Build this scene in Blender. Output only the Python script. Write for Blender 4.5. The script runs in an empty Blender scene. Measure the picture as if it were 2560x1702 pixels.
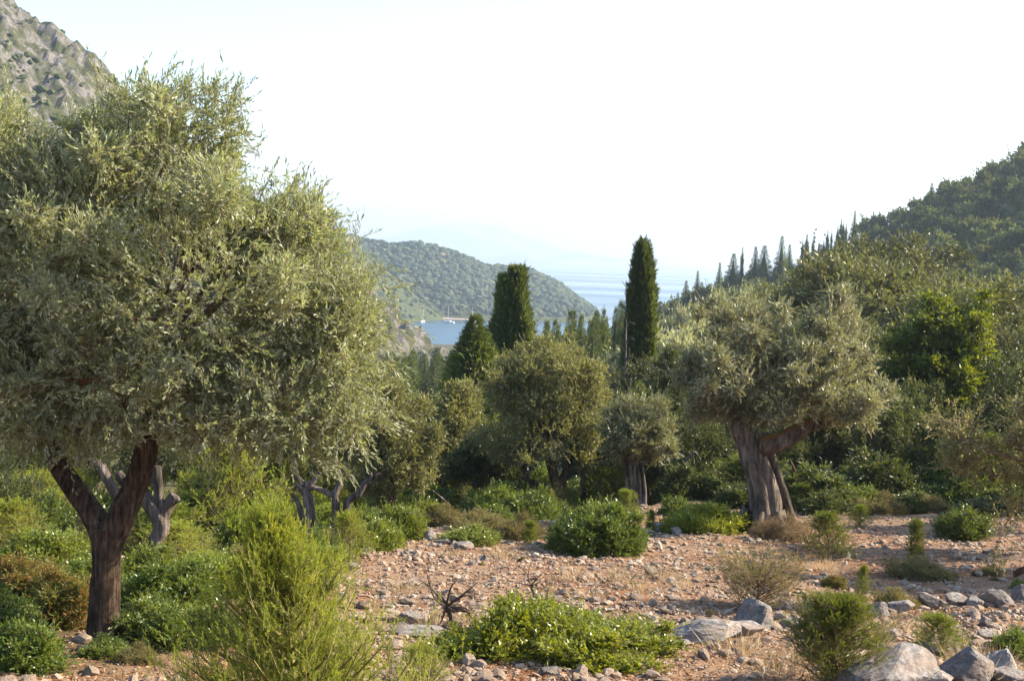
import bpy, bmesh, math, random
import numpy as np
from mathutils import Vector, Matrix

R = math.radians
SC = bpy.context.scene
COL = SC.collection
# ------------------------------------------------------------------ camera
CAMZ = 60.0                       # metres above the sea
FPX = 3517.0                      # focal length in pixels of the 2560 px photograph
PITCH, ROLL = 3.43, 2.2
cam_d = bpy.data.cameras.new('camera')
cam = bpy.data.objects.new('camera', cam_d)
COL.objects.link(cam)
SC.camera = cam
cam_d.sensor_width = 36.0
cam_d.lens = 36.0 * FPX / 2560.0
cam_d.clip_start, cam_d.clip_end = 0.1, 60000.0
CAM_R = Matrix.Rotation(R(90 - PITCH), 3, 'X') @ Matrix.Rotation(R(ROLL), 3, 'Z')
cam.matrix_world = Matrix.Translation((0, 0, CAMZ)) @ CAM_R.to_4x4()
# ------------------------------------------------------------------ sky, sun, exposure
SUN_AZ, SUN_EL = 80.0, 33.0       # degrees clockwise from the view axis (+Y), above the horizon
world = bpy.data.worlds.new('World')
SC.world = world
world.use_nodes = True
nt = world.node_tree
nt.nodes.clear()
sky = nt.nodes.new('ShaderNodeTexSky')
sky.sky_type = 'NISHITA'
sky.sun_disc = False
sky.sun_elevation = R(SUN_EL)
sky.sun_rotation = R(SUN_AZ)
sky.altitude = 60
sky.air_density, sky.dust_density, sky.ozone_density = 1.0, 1.0, 2.0
bg = nt.nodes.new('ShaderNodeBackground')
bg.inputs['Strength'].default_value = 0.118
wo = nt.nodes.new('ShaderNodeOutputWorld')
nt.links.new(sky.outputs[0], bg.inputs[0])
nt.links.new(bg.outputs[0], wo.inputs[0])
sun_d = bpy.data.lights.new('sun', 'SUN')
sun_d.energy = 5.0
sun_d.angle = R(0.6)
sun_d.color = (1.0, 0.86, 0.65)
sun = bpy.data.objects.new('sun', sun_d)
COL.objects.link(sun)
SUN_DIR = Vector((math.sin(R(SUN_AZ)) * math.cos(R(SUN_EL)), math.cos(R(SUN_AZ)) * math.cos(R(SUN_EL)), math.sin(R(SUN_EL))))
sun.rotation_euler = SUN_DIR.to_track_quat('Z', 'Y').to_euler()
sun.location = (60, 40, 140)
SC.view_settings.view_transform = 'Standard'
SC.view_settings.look = 'None'
SC.view_settings.exposure = 1.72
SC.view_settings.gamma = 1.0
SC.view_settings.use_curve_mapping = False
cy = SC.cycles
cy.max_bounces, cy.diffuse_bounces, cy.glossy_bounces, cy.transmission_bounces = 8, 5, 2, 4
cy.volume_bounces, cy.transparent_max_bounces = 0, 4
cy.use_denoising = True
cy.caustics_reflective = cy.caustics_refractive = False
cy.sample_clamp_indirect = 4.0
HAZE_DENSITY = 1.8e-4

# ------------------------------------------------------------------ noise and terrain
def _h(ix, iy, iz, s):
    n = (ix * 374761393 + iy * 668265263 + iz * 2147483647 + s * 1274126177) & 0xFFFFFFFF
    n = ((n ^ (n >> 13)) * 1103515245) & 0xFFFFFFFF
    n = ((n ^ (n >> 16)) * 668265263) & 0xFFFFFFFF
    return ((n ^ (n >> 15)) & 0xFFFF) / 65535.0

def noise3(x, y, z, s=0):
    x, y, z = np.broadcast_arrays(np.asarray(x, float), np.asarray(y, float), np.asarray(z, float))
    ix, iy, iz = np.floor(x).astype(np.int64), np.floor(y).astype(np.int64), np.floor(z).astype(np.int64)
    fx, fy, fz = x - ix, y - iy, z - iz
    fx, fy, fz = fx * fx * (3 - 2 * fx), fy * fy * (3 - 2 * fy), fz * fz * (3 - 2 * fz)
    o = 0
    for dx in (0, 1):
        wx = fx if dx else 1 - fx
        for dy in (0, 1):
            wy = fy if dy else 1 - fy
            for dz in (0, 1):
                o = o + wx * wy * (fz if dz else 1 - fz) * _h(ix + dx, iy + dy, iz + dz, s)
    return o

def fbm(x, y, z=0.0, s=0, o=4):
    a, t, f = 0.5, 0, 1.0
    for k in range(o):
        t = t + a * (noise3(np.asarray(x) * f, np.asarray(y) * f, np.asarray(z) * f, s + k) - 0.5)
        a *= 0.5
        f *= 2.03
    return t

BY = [-400, -60, -12, 0, 5, 36, 46, 80, 150, 400, 700, 960, 1100, 3000]
BZ = [60, 9, 1.0, -1.66, -2.75, -6.15, -7.5, -11.8, -19, -36, -50, -61.5, -68, -75]

RX = [-20, 0, 20, 41, 53, 65, 76, 87.5, 95.5, 104.6, 116, 127, 145.5, 260, 900]
RZ = [0, 1, 7, 14.5, 21, 23.4, 26.7, 31.9, 37, 43.5, 50.5, 56.4, 65.9, 123, 298]

def sstep(a, b, x):
    t = np.clip((np.asarray(x, float) - a) / (b - a), 0, 1)
    return t * t * (3 - 2 * t)

def H(x, y):
    """ground height (world z) of the clearing, the valley and the wooded hillside"""
    x, y = np.asarray(x, float), np.asarray(y, float)
    z = np.interp(y, BY, BZ)
    rise = np.interp(x, RX, RZ)
    z = z + rise * sstep(100, 395, y) * (1 - sstep(405, 520, y))
    z = z + 0.10 * np.maximum(x - 7, 0) * sstep(24, 45, y) * (1 - sstep(70, 200, y))
    z = z + 0.28 * np.maximum(-x - 0.12 * y - 12, 0) * sstep(30, 90, y)
    near = 1 - sstep(45, 120, y)
    z = z + near * (0.55 * fbm(x * 0.16, y * 0.16, 3.1, 5, 3) + 0.16 * fbm(x * 0.8, y * 0.8, 1.0, 9, 3) + 0.06 * fbm(x * 3.5, y * 3.5, 2.0, 11, 3))
    z = z + (1 - near) * 5.0 * fbm(x * 0.02, y * 0.02, 0.5, 21, 4)
    uu = x / np.maximum(y, 1.0) * FPX + 1280
    edge = np.interp(uu, [800, 950, 1100, 1300, 1450, 1600, 1750], [20.5, 22.0, 23.5, 25.0, 28.0, 32.0, 36.0])
    z = z - 0.9 * sstep(0, 3.0, y - edge - 0.8 * fbm(x * .5, y * .5, 0, 17, 2)) * (1 - sstep(1750, 1900, uu)) * near
    # the left of the clearing drops into the undergrowth
    z = z - 0.5 * sstep(-1.5, -5, x) * sstep(14, 24, y) * near
    return z + CAMZ

def ray(u, v):
    d = CAM_R @ Vector(((u - 1280.0) / FPX, (851.0 - v) / FPX, -1.0))
    return np.array((d.x / d.y, 1.0, d.z / d.y))

def P(u, v, d):
    return np.array((0, 0, CAMZ)) + ray(u, v) * d

def G(u, v, dmax=60.0):
    r = ray(u, v)
    ds = np.linspace(4, dmax, 1200)
    z = CAMZ + r[2] * ds - H(r[0] * ds, ds)
    k = np.argmax(z < 0)
    d = ds[k] if z.min() < 0 else dmax
    p = np.array((r[0] * d, d, 0.0))
    p[2] = H(p[0], p[1])
    return p

def S(px, d):
    return px * d / FPX

# ------------------------------------------------------------------ mesh building
class Geo:
    def __init__(s):
        s.V, s.F, s.M, s.T, s.n = [], [], [], [], 0
    def add(s, V, F, mat=0, tint=0.5):
        V = np.asarray(V, np.float32).reshape(-1, 3)
        F = np.asarray(F, np.int32)
        s.V.append(V)
        s.F.append(F + s.n)
        s.M.append(np.full(len(F), mat, np.int32))
        s.T.append(np.broadcast_to(np.asarray(tint, np.float32), (len(V),)))
        s.n += len(V)
    def mesh(s, name, mats, origin=(0, 0, 0), smooth=False, smooth_mats=None):
        me = bpy.data.meshes.new(name)
        V = np.concatenate(s.V) - np.asarray(origin, np.float32)
        cnt = np.concatenate([np.full(len(f), f.shape[1], np.int32) for f in s.F])
        idx = np.concatenate([f.ravel() for f in s.F]).astype(np.int32)
        me.vertices.add(len(V))
        me.vertices.foreach_set('co', np.ascontiguousarray(V, np.float32).ravel())
        me.loops.add(len(idx))
        me.loops.foreach_set('vertex_index', idx)
        me.polygons.add(len(cnt))
        st = np.zeros(len(cnt), np.int32)
        st[1:] = np.cumsum(cnt)[:-1]
        me.polygons.foreach_set('loop_start', st)
        mi = np.concatenate(s.M)
        me.polygons.foreach_set('material_index', mi)
        if smooth_mats is not None:
            sm = np.isin(mi, smooth_mats)
        else:
            sm = np.full(len(cnt), smooth)
        me.polygons.foreach_set('use_smooth', sm)
        for m in mats:
            me.materials.append(m)
        a = me.attributes.new('tint', 'FLOAT', 'POINT')
        a.data.foreach_set('value', np.concatenate(s.T).astype(np.float32))
        me.update(calc_edges=True)
        return me

def link(name, me, parent=None, loc=(0, 0, 0)):
    o = bpy.data.objects.new(name, me)
    COL.objects.link(o)
    o.location = loc
    if parent is not None:
        o.parent = parent
    return o

def tag(o, label, cat, group=None):
    o['label'] = label
    o['category'] = cat
    if group:
        o['group'] = group
    return o

def empty(name, loc, label, cat, group=None):
    o = bpy.data.objects.new(name, None)
    o.empty_display_size = 0.2
    COL.objects.link(o)
    o.location = [float(c) for c in loc]
    return tag(o, label, cat, group)

def copy_thing(root, loc, rz=0.0, sc=(1, 1, 1), label=None, group=None, tilt=(0, 0)):
    c = root.copy()
    COL.objects.link(c)
    c.location = [float(k) for k in loc]
    c.rotation_euler = (tilt[0], tilt[1], rz)
    c.scale = sc
    if label:
        c['label'] = label
    if group:
        c['group'] = group
    for ch in root.children:
        k = ch.copy()
        COL.objects.link(k)
        k.parent = c
    return c

def unit(a):
    return a / np.maximum(np.linalg.norm(a, axis=-1, keepdims=True), 1e-9)

def spline(pts, n):
    pts = np.asarray(pts, float)
    if len(pts) == 2:
        t = np.linspace(0, 1, n)[:, None]
        return pts[0] * (1 - t) + pts[1] * t
    p = np.vstack([2 * pts[0] - pts[1], pts, 2 * pts[-1] - pts[-2]])
    out = []
    for s in np.linspace(0, len(pts) - 1 - 1e-6, n):
        i = int(s)
        t = s - i
        a, b, c, d = p[i], p[i + 1], p[i + 2], p[i + 3]
        out.append(0.5 * (2 * b + (c - a) * t + (2 * a - 5 * b + 4 * c - d) * t * t + (3 * b - a - 3 * c + d) * t ** 3))
    return np.array(out)

def tube(g, pts, radii, n=10, rings=None, rough=0.0, seed=0, mat=0, tint=0.5, flute=0.0, cap=True):
    rings = rings or max(4, 4 * len(pts))
    C = spline(pts, rings)
    rr = np.interp(np.linspace(0, 1, rings), np.linspace(0, 1, len(radii)), radii)
    T = unit(np.gradient(C, axis=0))
    up = np.array((0.13, 0.97, 0.2))
    A = unit(np.cross(T, up))
    B = np.cross(T, A)
    th = np.linspace(0, 2 * math.pi, n, endpoint=False)
    cs, sn = np.cos(th)[None, :, None], np.sin(th)[None, :, None]
    D = A[:, None] * cs + B[:, None] * sn
    k = np.ones((rings, n))
    if rough or flute:
        L = np.linspace(0, 1, rings)[:, None] * max(1.0, np.linalg.norm(C[-1] - C[0]) / max(rr.mean() * 3, 1e-3))
        k = k + rough * 2 * fbm(np.cos(th)[None] * 1.3 + L * 0.6, np.sin(th)[None] * 1.3, L * 1.1 + seed * 7.3, seed, 4)
        k = k + flute * 2 * fbm(np.cos(th)[None] * 2.6, np.sin(th)[None] * 2.6, L * 0.35 + seed, seed + 3, 4)
        k = k - flute * 0.5 * np.abs(fbm(np.cos(th + .25 * L)[:, :] * 4.5, np.sin(th + .25 * L) * 4.5, L * 0.2 + seed, seed + 5, 2))
    V = C[:, None] + D * (rr[:, None] * k)[..., None]
    i = np.arange(rings - 1)[:, None] * n
    j = np.arange(n)[None]
    j2 = (j + 1) % n
    F = np.stack([i + j, i + j2, i + n + j2, i + n + j], -1).reshape(-1, 4)
    g.add(V.reshape(-1, 3), F, mat, tint)
    if cap:
        last = (rings - 1) * n
        ring = V[-1]
        m = ring.mean(0) + T[-1] * rr[-1] * 0.25
        g.add(np.vstack([ring, m]), np.stack([np.arange(n), (np.arange(n) + 1) % n, np.full(n, n)], -1), mat, tint)

FULL_LEAF = False       # two-triangle leaves only where a leaf is several pixels wide

def leaf_quads(g, rng, base, dr, L, W, mat=0, tint=0.5, fold=0.25, widest=0.5):
    n = len(base)
    side = unit(np.cross(dr, rng.normal(size=(n, 3))))
    nr = np.cross(side, dr)
    L = np.broadcast_to(L, (n,))[:, None]
    W = np.broadcast_to(W, (n,))[:, None]
    if not FULL_LEAF:
        m = base + dr * L * 0.3 + nr * W * fold
        V = np.stack([m + side * W * 0.5, base + dr * L, m - side * W * 0.5 - dr * L * 0.25], 1)
        g.add(V.reshape(-1, 3), np.arange(3 * n).reshape(n, 3), mat, np.repeat(np.broadcast_to(tint, (n,)), 3))
        return
    mid = base + dr * L * widest + nr * W * fold
    V = np.stack([base, mid + side * W * 0.5, base + dr * L, mid - side * W * 0.5], 1)
    F = np.arange(4 * n).reshape(n, 4)
    g.add(V.reshape(-1, 3), F, mat, np.repeat(np.broadcast_to(tint, (n,)), 4))

def thin_twigs(g, a, b, r, mat=1):
    n = len(a)
    t = unit(b - a)
    s = unit(np.cross(t, np.array((0.3, 0.5, 0.8))))
    s2 = np.cross(t, s)
    r = np.broadcast_to(r, (n,))[:, None]
    V = np.stack([a + s * r, a - s * r * 0.5 + s2 * r * 0.87, a - s * r * 0.5 - s2 * r * 0.87, b], 1)
    o = np.arange(n)[:, None] * 4
    F = np.concatenate([o + np.array([[0, 1, 3]]), o + np.array([[1, 2, 3]]), o + np.array([[2, 0, 3]])])
    g.add(V.reshape(-1, 3), F, mat, 0.5)

def twig_leaves(g, rng, org, dr, tl, nl, L, W, spread=0.75, mat=0, twig_mat=None, twig_r=0.003, tint_mix=0.5, ttint=None, start=0.1):
    """leafy twigs: nl leaves spaced along every twig"""
    n = len(org)
    tl = np.broadcast_to(tl, (n,)) * rng.uniform(0.7, 1.3, n)
    if ttint is None:
        ttint = rng.random(n)
    k = np.linspace(start, 1.0, nl)
    bend = unit(dr + np.array((0, 0, -0.15)) + rng.normal(0, 0.2, (n, 3)))
    base = org[:, None] + (dr[:, None] * k[None, :, None] * (1 - 0.4 * k[None, :, None]) + bend[:, None] * 0.4 * (k ** 2)[None, :, None]) * tl[:, None, None]
    rd = unit(rng.normal(size=(n, nl, 3)))
    perp = unit(rd - (rd * dr[:, None]).sum(-1, keepdims=True) * dr[:, None])
    sp = spread * rng.uniform(0.6, 1.3, (n, nl, 1)) * (1 - 0.5 * k[None, :, None])
    ld = unit(dr[:, None] * np.cos(sp) + perp * np.sin(sp))
    tint = np.clip(ttint[:, None] * tint_mix + rng.random((n, nl)) * (1 - tint_mix), 0, 1)
    N = n * nl
    if np.ndim(L):
        L, W = np.repeat(L, nl), np.repeat(W, nl)
    leaf_quads(g, rng, base.reshape(N, 3), ld.reshape(N, 3), L * rng.uniform(0.7, 1.25, N), W * rng.uniform(0.75, 1.2, N), mat, tint.reshape(N))
    if twig_mat is not None:
        thin_twigs(g, org, base[:, -1], twig_r, twig_mat)

def lobe_points(rng, lobes, n, inner=0.45, cull=0.55, bias=1.0, nm=0):
    lobes = np.asarray(lobes, float)
    w = (lobes[:, 3] * lobes[:, 4] + lobes[:, 4] * lobes[:, 5] + lobes[:, 3] * lobes[:, 5])
    w[nm:] *= bias
    m = int(n * 2.2) + 10
    k = rng.choice(len(lobes), m, p=w / w.sum())
    d = unit(rng.normal(size=(m, 3)))
    r = inner + (1 - inner) * rng.random(m) ** 0.7
    c, s = lobes[k, :3], lobes[k, 3:6]
    pos = c + d * r[:, None] * s
    out = unit(d / s)
    if cull > 0:
        keep = np.ones(m, bool)
        for b in lobes:
            q = np.sqrt((((pos - b[:3]) / b[3:6]) ** 2).sum(1))
            keep &= ~((q < cull) & (rng.random(m) < 0.85))
        pos, out, k = pos[keep], out[keep], k[keep]
    return pos[:n], out[:n], k[:n]

def sublobes(rng, mains, n, f=(0.25, 0.42), lo=0.55, flat=0.85):
    mains = np.asarray(mains, float)
    w = mains[:, 3] * mains[:, 5]
    k = rng.choice(len(mains), n, p=w / w.sum())
    d = unit(rng.normal(size=(n, 3)))
    r = lo + (1.08 - lo) * rng.random(n) ** 0.6
    c = mains[k, :3] + d * r[:, None] * mains[k, 3:6]
    s = mains[k, 3:6].min(1) * rng.uniform(f[0], f[1], n)
    return np.column_stack([c, s * rng.uniform(0.9, 1.3, n), s * rng.uniform(0.9, 1.3, n), s * flat])

# ------------------------------------------------------------------ materials
def new_mat(name):
    m = bpy.data.materials.new(name)
    m.use_nodes = True
    n = m.node_tree.nodes
    n.clear()
    return m, n, m.node_tree.links, n.new('ShaderNodeOutputMaterial')

def ramp(n, stops):
    r = n.new('ShaderNodeValToRGB')
    e = r.color_ramp.elements
    while len(e) < len(stops):
        e.new(0.5)
    for k, (p, c) in enumerate(stops):
        e[k].position = p
        e[k].color = (*c, 1)
    return r

def tnoise(n, l, scale, detail=5, rough=0.6, vec=None, sc=None, coord='Object'):
    t = n.new('ShaderNodeTexNoise')
    t.inputs['Scale'].default_value = scale
    t.inputs['Detail'].default_value = detail
    t.inputs['Roughness'].default_value = rough
    tc = n.new('ShaderNodeTexCoord')
    src = tc.outputs[coord]
    if sc:
        mp = n.new('ShaderNodeMapping')
        mp.inputs['Scale'].default_value = sc
        l.new(src, mp.inputs[0])
        src = mp.outputs[0]
    l.new(src, t.inputs['Vector'])
    return t

def mixc(n, l, fac, a, b, mode='MIX'):
    m = n.new('ShaderNodeMix')
    m.data_type = 'RGBA'
    m.blend_type = mode
    for sock, val in ((m.inputs[0], fac), (m.inputs[6], a), (m.inputs[7], b)):
        if hasattr(val, 'links') or hasattr(val, 'is_linked'):
            l.new(val, sock)
        elif isinstance(val, (int, float)):
            sock.default_value = val
        else:
            sock.default_value = (*val, 1)
    return m.outputs[2]

def leaf_mat(name, dark, mid, light, trans=0.35, rough=0.45, spec=0.4, back=None, tcol=None, objvar=0.25):
    m, n, l, out = new_mat(name)
    at = n.new('ShaderNodeAttribute')
    at.attribute_name = 'tint'
    rp = ramp(n, [(0.05, dark), (0.5, mid), (0.88, light), (0.955, tuple(0.4 * a + 0.6 * b for a, b in zip(light, (0.26, 0.16, 0.07))))])
    l.new(at.outputs['Fac'], rp.inputs[0])
    oi = n.new('ShaderNodeObjectInfo')
    mr = n.new('ShaderNodeMapRange')
    mr.inputs[3].default_value, mr.inputs[4].default_value = 1 - objvar, 1 + objvar
    l.new(oi.outputs['Random'], mr.inputs[0])
    hs = n.new('ShaderNodeHueSaturation')
    l.new(mr.outputs[0], hs.inputs['Value'])
    l.new(rp.outputs[0], hs.inputs['Color'])
    col = hs.outputs[0]
    c_face = col
    if back:
        ge = n.new('ShaderNodeNewGeometry')
        c_face = mixc(n, l, ge.outputs['Backfacing'], col, back)
    pb = n.new('ShaderNodeBsdfPrincipled')
    l.new(c_face, pb.inputs['Base Color'])
    pb.inputs['Roughness'].default_value = rough
    pb.inputs['Specular IOR Level'].default_value = spec
    tr = n.new('ShaderNodeBsdfTranslucent')
    l.new(mixc(n, l, 1.0, col, tcol or (1.5, 1.35, 0.6), 'MULTIPLY'), tr.inputs[0])
    mx = n.new('ShaderNodeMixShader')
    mx.inputs[0].default_value = trans
    l.new(pb.outputs[0], mx.inputs[1])
    l.new(tr.outputs[0], mx.inputs[2])
    l.new(mx.outputs[0], out.inputs[0])
    return m

def bark_mat(name, c0, c1, c2, scale=9.0, zs=0.18, bump=0.6, moss=None):
    m, n, l, out = new_mat(name)
    a = tnoise(n, l, scale, 8, 0.7, sc=(1, 1, zs))
    b = tnoise(n, l, scale * 0.22, 4, 0.6)
    rp = ramp(n, [(0.38, c0), (0.52, c1), (0.66, c2)])
    l.new(a.outputs[0], rp.inputs[0])
    rp2 = ramp(n, [(0.35, (0.55, 0.52, 0.5)), (0.65, (1.15, 1.1, 1.05))])
    l.new(b.outputs[0], rp2.inputs[0])
    col = mixc(n, l, 1.0, rp.outputs[0], rp2.outputs[0], 'MULTIPLY')
    if moss:
        ge = n.new('ShaderNodeNewGeometry')
        sx = n.new('ShaderNodeSeparateXYZ')
        l.new(ge.outputs['Normal'], sx.inputs[0])
        mr = n.new('ShaderNodeMapRange')
        mr.inputs[1].default_value, mr.inputs[2].default_value = 0.35, 0.8
        l.new(sx.outputs[2], mr.inputs[0])
        col = mixc(n, l, mr.outputs[0], col, moss)
    pb = n.new('ShaderNodeBsdfPrincipled')
    pb.inputs['Roughness'].default_value = 0.9
    pb.inputs['Specular IOR Level'].default_value = 0.15
    l.new(col, pb.inputs['Base Color'])
    bp = n.new('ShaderNodeBump')
    bp.inputs['Strength'].default_value = bump
    bp.inputs['Distance'].default_value = 0.12
    l.new(a.outputs[0], bp.inputs['Height'])
    l.new(bp.outputs[0], pb.inputs['Normal'])
    l.new(pb.outputs[0], out.inputs[0])
    return m

def stone_mat(name, c0, c1, c2, stain, scale=6.0, stain_amt=0.4):
    m, n, l, out = new_mat(name)
    a = tnoise(n, l, scale, 9, 0.65)
    b = tnoise(n, l, scale * 0.4, 5, 0.6)
    v = n.new('ShaderNodeTexVoronoi')
    v.inputs['Scale'].default_value = scale * 3
    tc = n.new('ShaderNodeTexCoord')
    l.new(tc.outputs['Object'], v.inputs['Vector'])
    rp = ramp(n, [(0.28, c0), (0.5, c1), (0.7, c2)])
    l.new(a.outputs[0], rp.inputs[0])
    oi = n.new('ShaderNodeObjectInfo')
    at = n.new('ShaderNodeAttribute')
    at.attribute_name = 'tint'
    ad = n.new('ShaderNodeMath')
    l.new(oi.outputs['Random'], ad.inputs[0])
    l.new(at.outputs['Fac'], ad.inputs[1])
    fr = n.new('ShaderNodeMath')
    fr.operation = 'FRACT'
    l.new(ad.outputs[0], fr.inputs[0])
    mr = n.new('ShaderNodeMapRange')
    mr.inputs[3].default_value, mr.inputs[4].default_value = 0.68, 1.22
    l.new(fr.outputs[0], mr.inputs[0])
    hs = n.new('ShaderNodeHueSaturation')
    l.new(mr.outputs[0], hs.inputs['Value'])
    l.new(rp.outputs[0], hs.inputs['Color'])
    sr = ramp(n, [(0.42, (0, 0, 0)), (0.62, (1, 1, 1))])
    l.new(b.outputs[0], sr.inputs[0])
    sm = n.new('ShaderNodeMath')
    sm.operation = 'MULTIPLY'
    l.new(sr.outputs[0], sm.inputs[0])
    sm.inputs[1].default_value = stain_amt
    col = mixc(n, l, sm.outputs[0], hs.outputs[0], stain)
    pb = n.new('ShaderNodeBsdfPrincipled')
    pb.inputs['Roughness'].default_value = 0.85
    pb.inputs['Specular IOR Level'].default_value = 0.25
    l.new(col, pb.inputs['Base Color'])
    bp = n.new('ShaderNodeBump')
    bp.inputs['Strength'].default_value = 0.7
    bp.inputs['Distance'].default_value = 0.05
    l.new(a.outputs[0], bp.inputs['Height'])
    l.new(bp.outputs[0], pb.inputs['Normal'])
    l.new(pb.outputs[0], out.inputs[0])
    return m

def plain(name, col, rough=0.8, spec=0.3):
    m, n, l, out = new_mat(name)
    a = tnoise(n, l, 3.0, 4)
    pb = n.new('ShaderNodeBsdfPrincipled')
    l.new(mixc(n, l, a.outputs[0], tuple(c * 0.85 for c in col), tuple(min(1, c * 1.12) for c in col)), pb.inputs['Base Color'])
    pb.inputs['Roughness'].default_value = rough
    pb.inputs['Specular IOR Level'].default_value = spec
    l.new(pb.outputs[0], out.inputs[0])
    return m

M = {}
M['olive'] = leaf_mat('olive leaf', (0.112, 0.135, 0.058), (0.21, 0.235, 0.112), (0.33, 0.345, 0.19), 0.44, 0.40, 0.5, back=(0.39, 0.41, 0.28), tcol=(1.3, 1.3, 0.72))
M['olive2'] = leaf_mat('old olive leaf', (0.105, 0.122, 0.060), (0.21, 0.225, 0.115), (0.33, 0.33, 0.19), 0.40, 0.38, 0.5, back=(0.38, 0.39, 0.27), tcol=(1.4, 1.35, 0.75))
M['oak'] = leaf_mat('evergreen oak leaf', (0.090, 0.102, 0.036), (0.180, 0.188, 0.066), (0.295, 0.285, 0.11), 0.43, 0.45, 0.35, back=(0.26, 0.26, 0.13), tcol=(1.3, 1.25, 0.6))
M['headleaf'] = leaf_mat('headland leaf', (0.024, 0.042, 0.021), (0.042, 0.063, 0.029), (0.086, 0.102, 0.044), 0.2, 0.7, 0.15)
M['olivedark'] = leaf_mat('shaded olive leaf', (0.060, 0.074, 0.036), (0.12, 0.135, 0.068), (0.20, 0.21, 0.11), 0.36, 0.40, 0.45, back=(0.22, 0.23, 0.15))  # olive leaf colour darkened for a tree standing in shade
M['oakdark'] = leaf_mat('dark oak leaf', (0.034, 0.050, 0.016), (0.068, 0.090, 0.026), (0.12, 0.14, 0.045), 0.38, 0.42, 0.4)  # evergreen oak leaf with the grove's shade put into its colour
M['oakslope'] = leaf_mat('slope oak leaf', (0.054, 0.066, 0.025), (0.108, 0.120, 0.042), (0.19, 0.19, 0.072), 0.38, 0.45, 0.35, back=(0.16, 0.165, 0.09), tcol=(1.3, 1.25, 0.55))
M['lime'] = leaf_mat('broad green leaf', (0.045, 0.072, 0.012), (0.085, 0.125, 0.018), (0.18, 0.21, 0.03), 0.50, 0.40, 0.4, tcol=(1.8, 1.5, 0.35))
M['lentisk'] = leaf_mat('lentisk leaf', (0.074, 0.108, 0.022), (0.145, 0.188, 0.034), (0.25, 0.285, 0.055), 0.42, 0.34, 0.5, tcol=(1.5, 1.4, 0.4))
M['lentiskbright'] = leaf_mat('fresh lentisk leaf', (0.105, 0.142, 0.022), (0.205, 0.245, 0.034), (0.33, 0.35, 0.060), 0.45, 0.34, 0.5, tcol=(1.4, 1.3, 0.4))
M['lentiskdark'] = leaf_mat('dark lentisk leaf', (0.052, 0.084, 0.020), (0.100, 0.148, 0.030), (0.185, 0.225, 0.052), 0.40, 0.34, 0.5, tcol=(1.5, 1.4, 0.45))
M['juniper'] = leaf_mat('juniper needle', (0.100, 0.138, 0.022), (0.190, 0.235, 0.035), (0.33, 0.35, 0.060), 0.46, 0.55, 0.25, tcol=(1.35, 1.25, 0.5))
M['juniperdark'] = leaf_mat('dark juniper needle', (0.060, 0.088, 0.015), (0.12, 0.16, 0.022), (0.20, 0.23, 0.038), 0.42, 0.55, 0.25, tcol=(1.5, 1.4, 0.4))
M['cypress'] = leaf_mat('cypress scale', (0.036, 0.054, 0.018), (0.074, 0.103, 0.028), (0.145, 0.175, 0.046), 0.32, 0.6, 0.2)
M['sage'] = leaf_mat('grey shrub leaf', (0.085, 0.085, 0.036), (0.165, 0.155, 0.066), (0.27, 0.245, 0.115), 0.38, 0.6, 0.2)
M['dry'] = leaf_mat('dry shrub leaf', (0.085, 0.062, 0.030), (0.15, 0.115, 0.055), (0.24, 0.19, 0.10), 0.30, 0.7, 0.2, tcol=(1.4, 1.2, 0.8))
M['rust'] = leaf_mat('reddening leaf', (0.055, 0.080, 0.020), (0.11, 0.125, 0.030), (0.26, 0.115, 0.045), 0.40, 0.5, 0.3)
M['pear'] = leaf_mat('wild pear leaf', (0.09, 0.095, 0.045), (0.175, 0.172, 0.080), (0.29, 0.265, 0.13), 0.42, 0.45, 0.35, tcol=(1.25, 1.2, 0.7))
M['straw'] = leaf_mat('dry grass', (0.28, 0.21, 0.12), (0.38, 0.29, 0.17), (0.5, 0.40, 0.25), 0.3, 0.7, 0.2, tcol=(1.2, 1.1, 0.9))
M['farleaf'] = leaf_mat('hillside leaf', (0.046, 0.068, 0.024), (0.088, 0.115, 0.036), (0.17, 0.185, 0.058), 0.32, 0.7, 0.15)
M['bark'] = bark_mat('bark', (0.038, 0.026, 0.018), (0.110, 0.076, 0.053), (0.225, 0.17, 0.128), 24.0, 0.13, 1.0)
M['barkolive'] = bark_mat('old olive bark', (0.055, 0.046, 0.040), (0.17, 0.147, 0.127), (0.32, 0.285, 0.25), 10.0, 0.14, 1.0)
M['barkmoss'] = bark_mat('mossy olive bark', (0.05, 0.037, 0.029), (0.14, 0.11, 0.088), (0.26, 0.22, 0.18), 9.0, 0.3, 0.9, moss=(0.26, 0.13, 0.03))
M['dead'] = bark_mat('weathered dead wood', (0.05, 0.04, 0.034), (0.155, 0.13, 0.115), (0.29, 0.26, 0.24), 11.0, 0.10, 1.0)
M['twig'] = plain('twig', (0.20, 0.135, 0.085), 0.85, 0.15)
M['stemgreen'] = plain('green-brown shoot', (0.17, 0.15, 0.05), 0.8, 0.2)
M['twigdark'] = plain('dark twig', (0.075, 0.055, 0.042), 0.85, 0.15)
M['stone'] = stone_mat('limestone', (0.14, 0.105, 0.078), (0.265, 0.212, 0.163), (0.42, 0.355, 0.29), (0.25, 0.14, 0.078), 7.0, 0.6)
M['boulder'] = stone_mat('boulder limestone', (0.055, 0.054, 0.053), (0.18, 0.17, 0.162), (0.31, 0.293, 0.275), (0.22, 0.145, 0.10), 4.0, 0.5)
M['litter'] = leaf_mat('fallen leaf', (0.12, 0.055, 0.028), (0.25, 0.125, 0.065), (0.42, 0.27, 0.16), 0.15, 0.8, 0.15, objvar=0.0)
M['sand'] = plain('pale sand', (0.36, 0.26, 0.185), 0.9)
M['hull'] = plain('white gelcoat', (0.8, 0.8, 0.78), 0.3, 0.5)
M['mast'] = plain('pale spar', (0.62, 0.61, 0.58), 0.4, 0.5)
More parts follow.
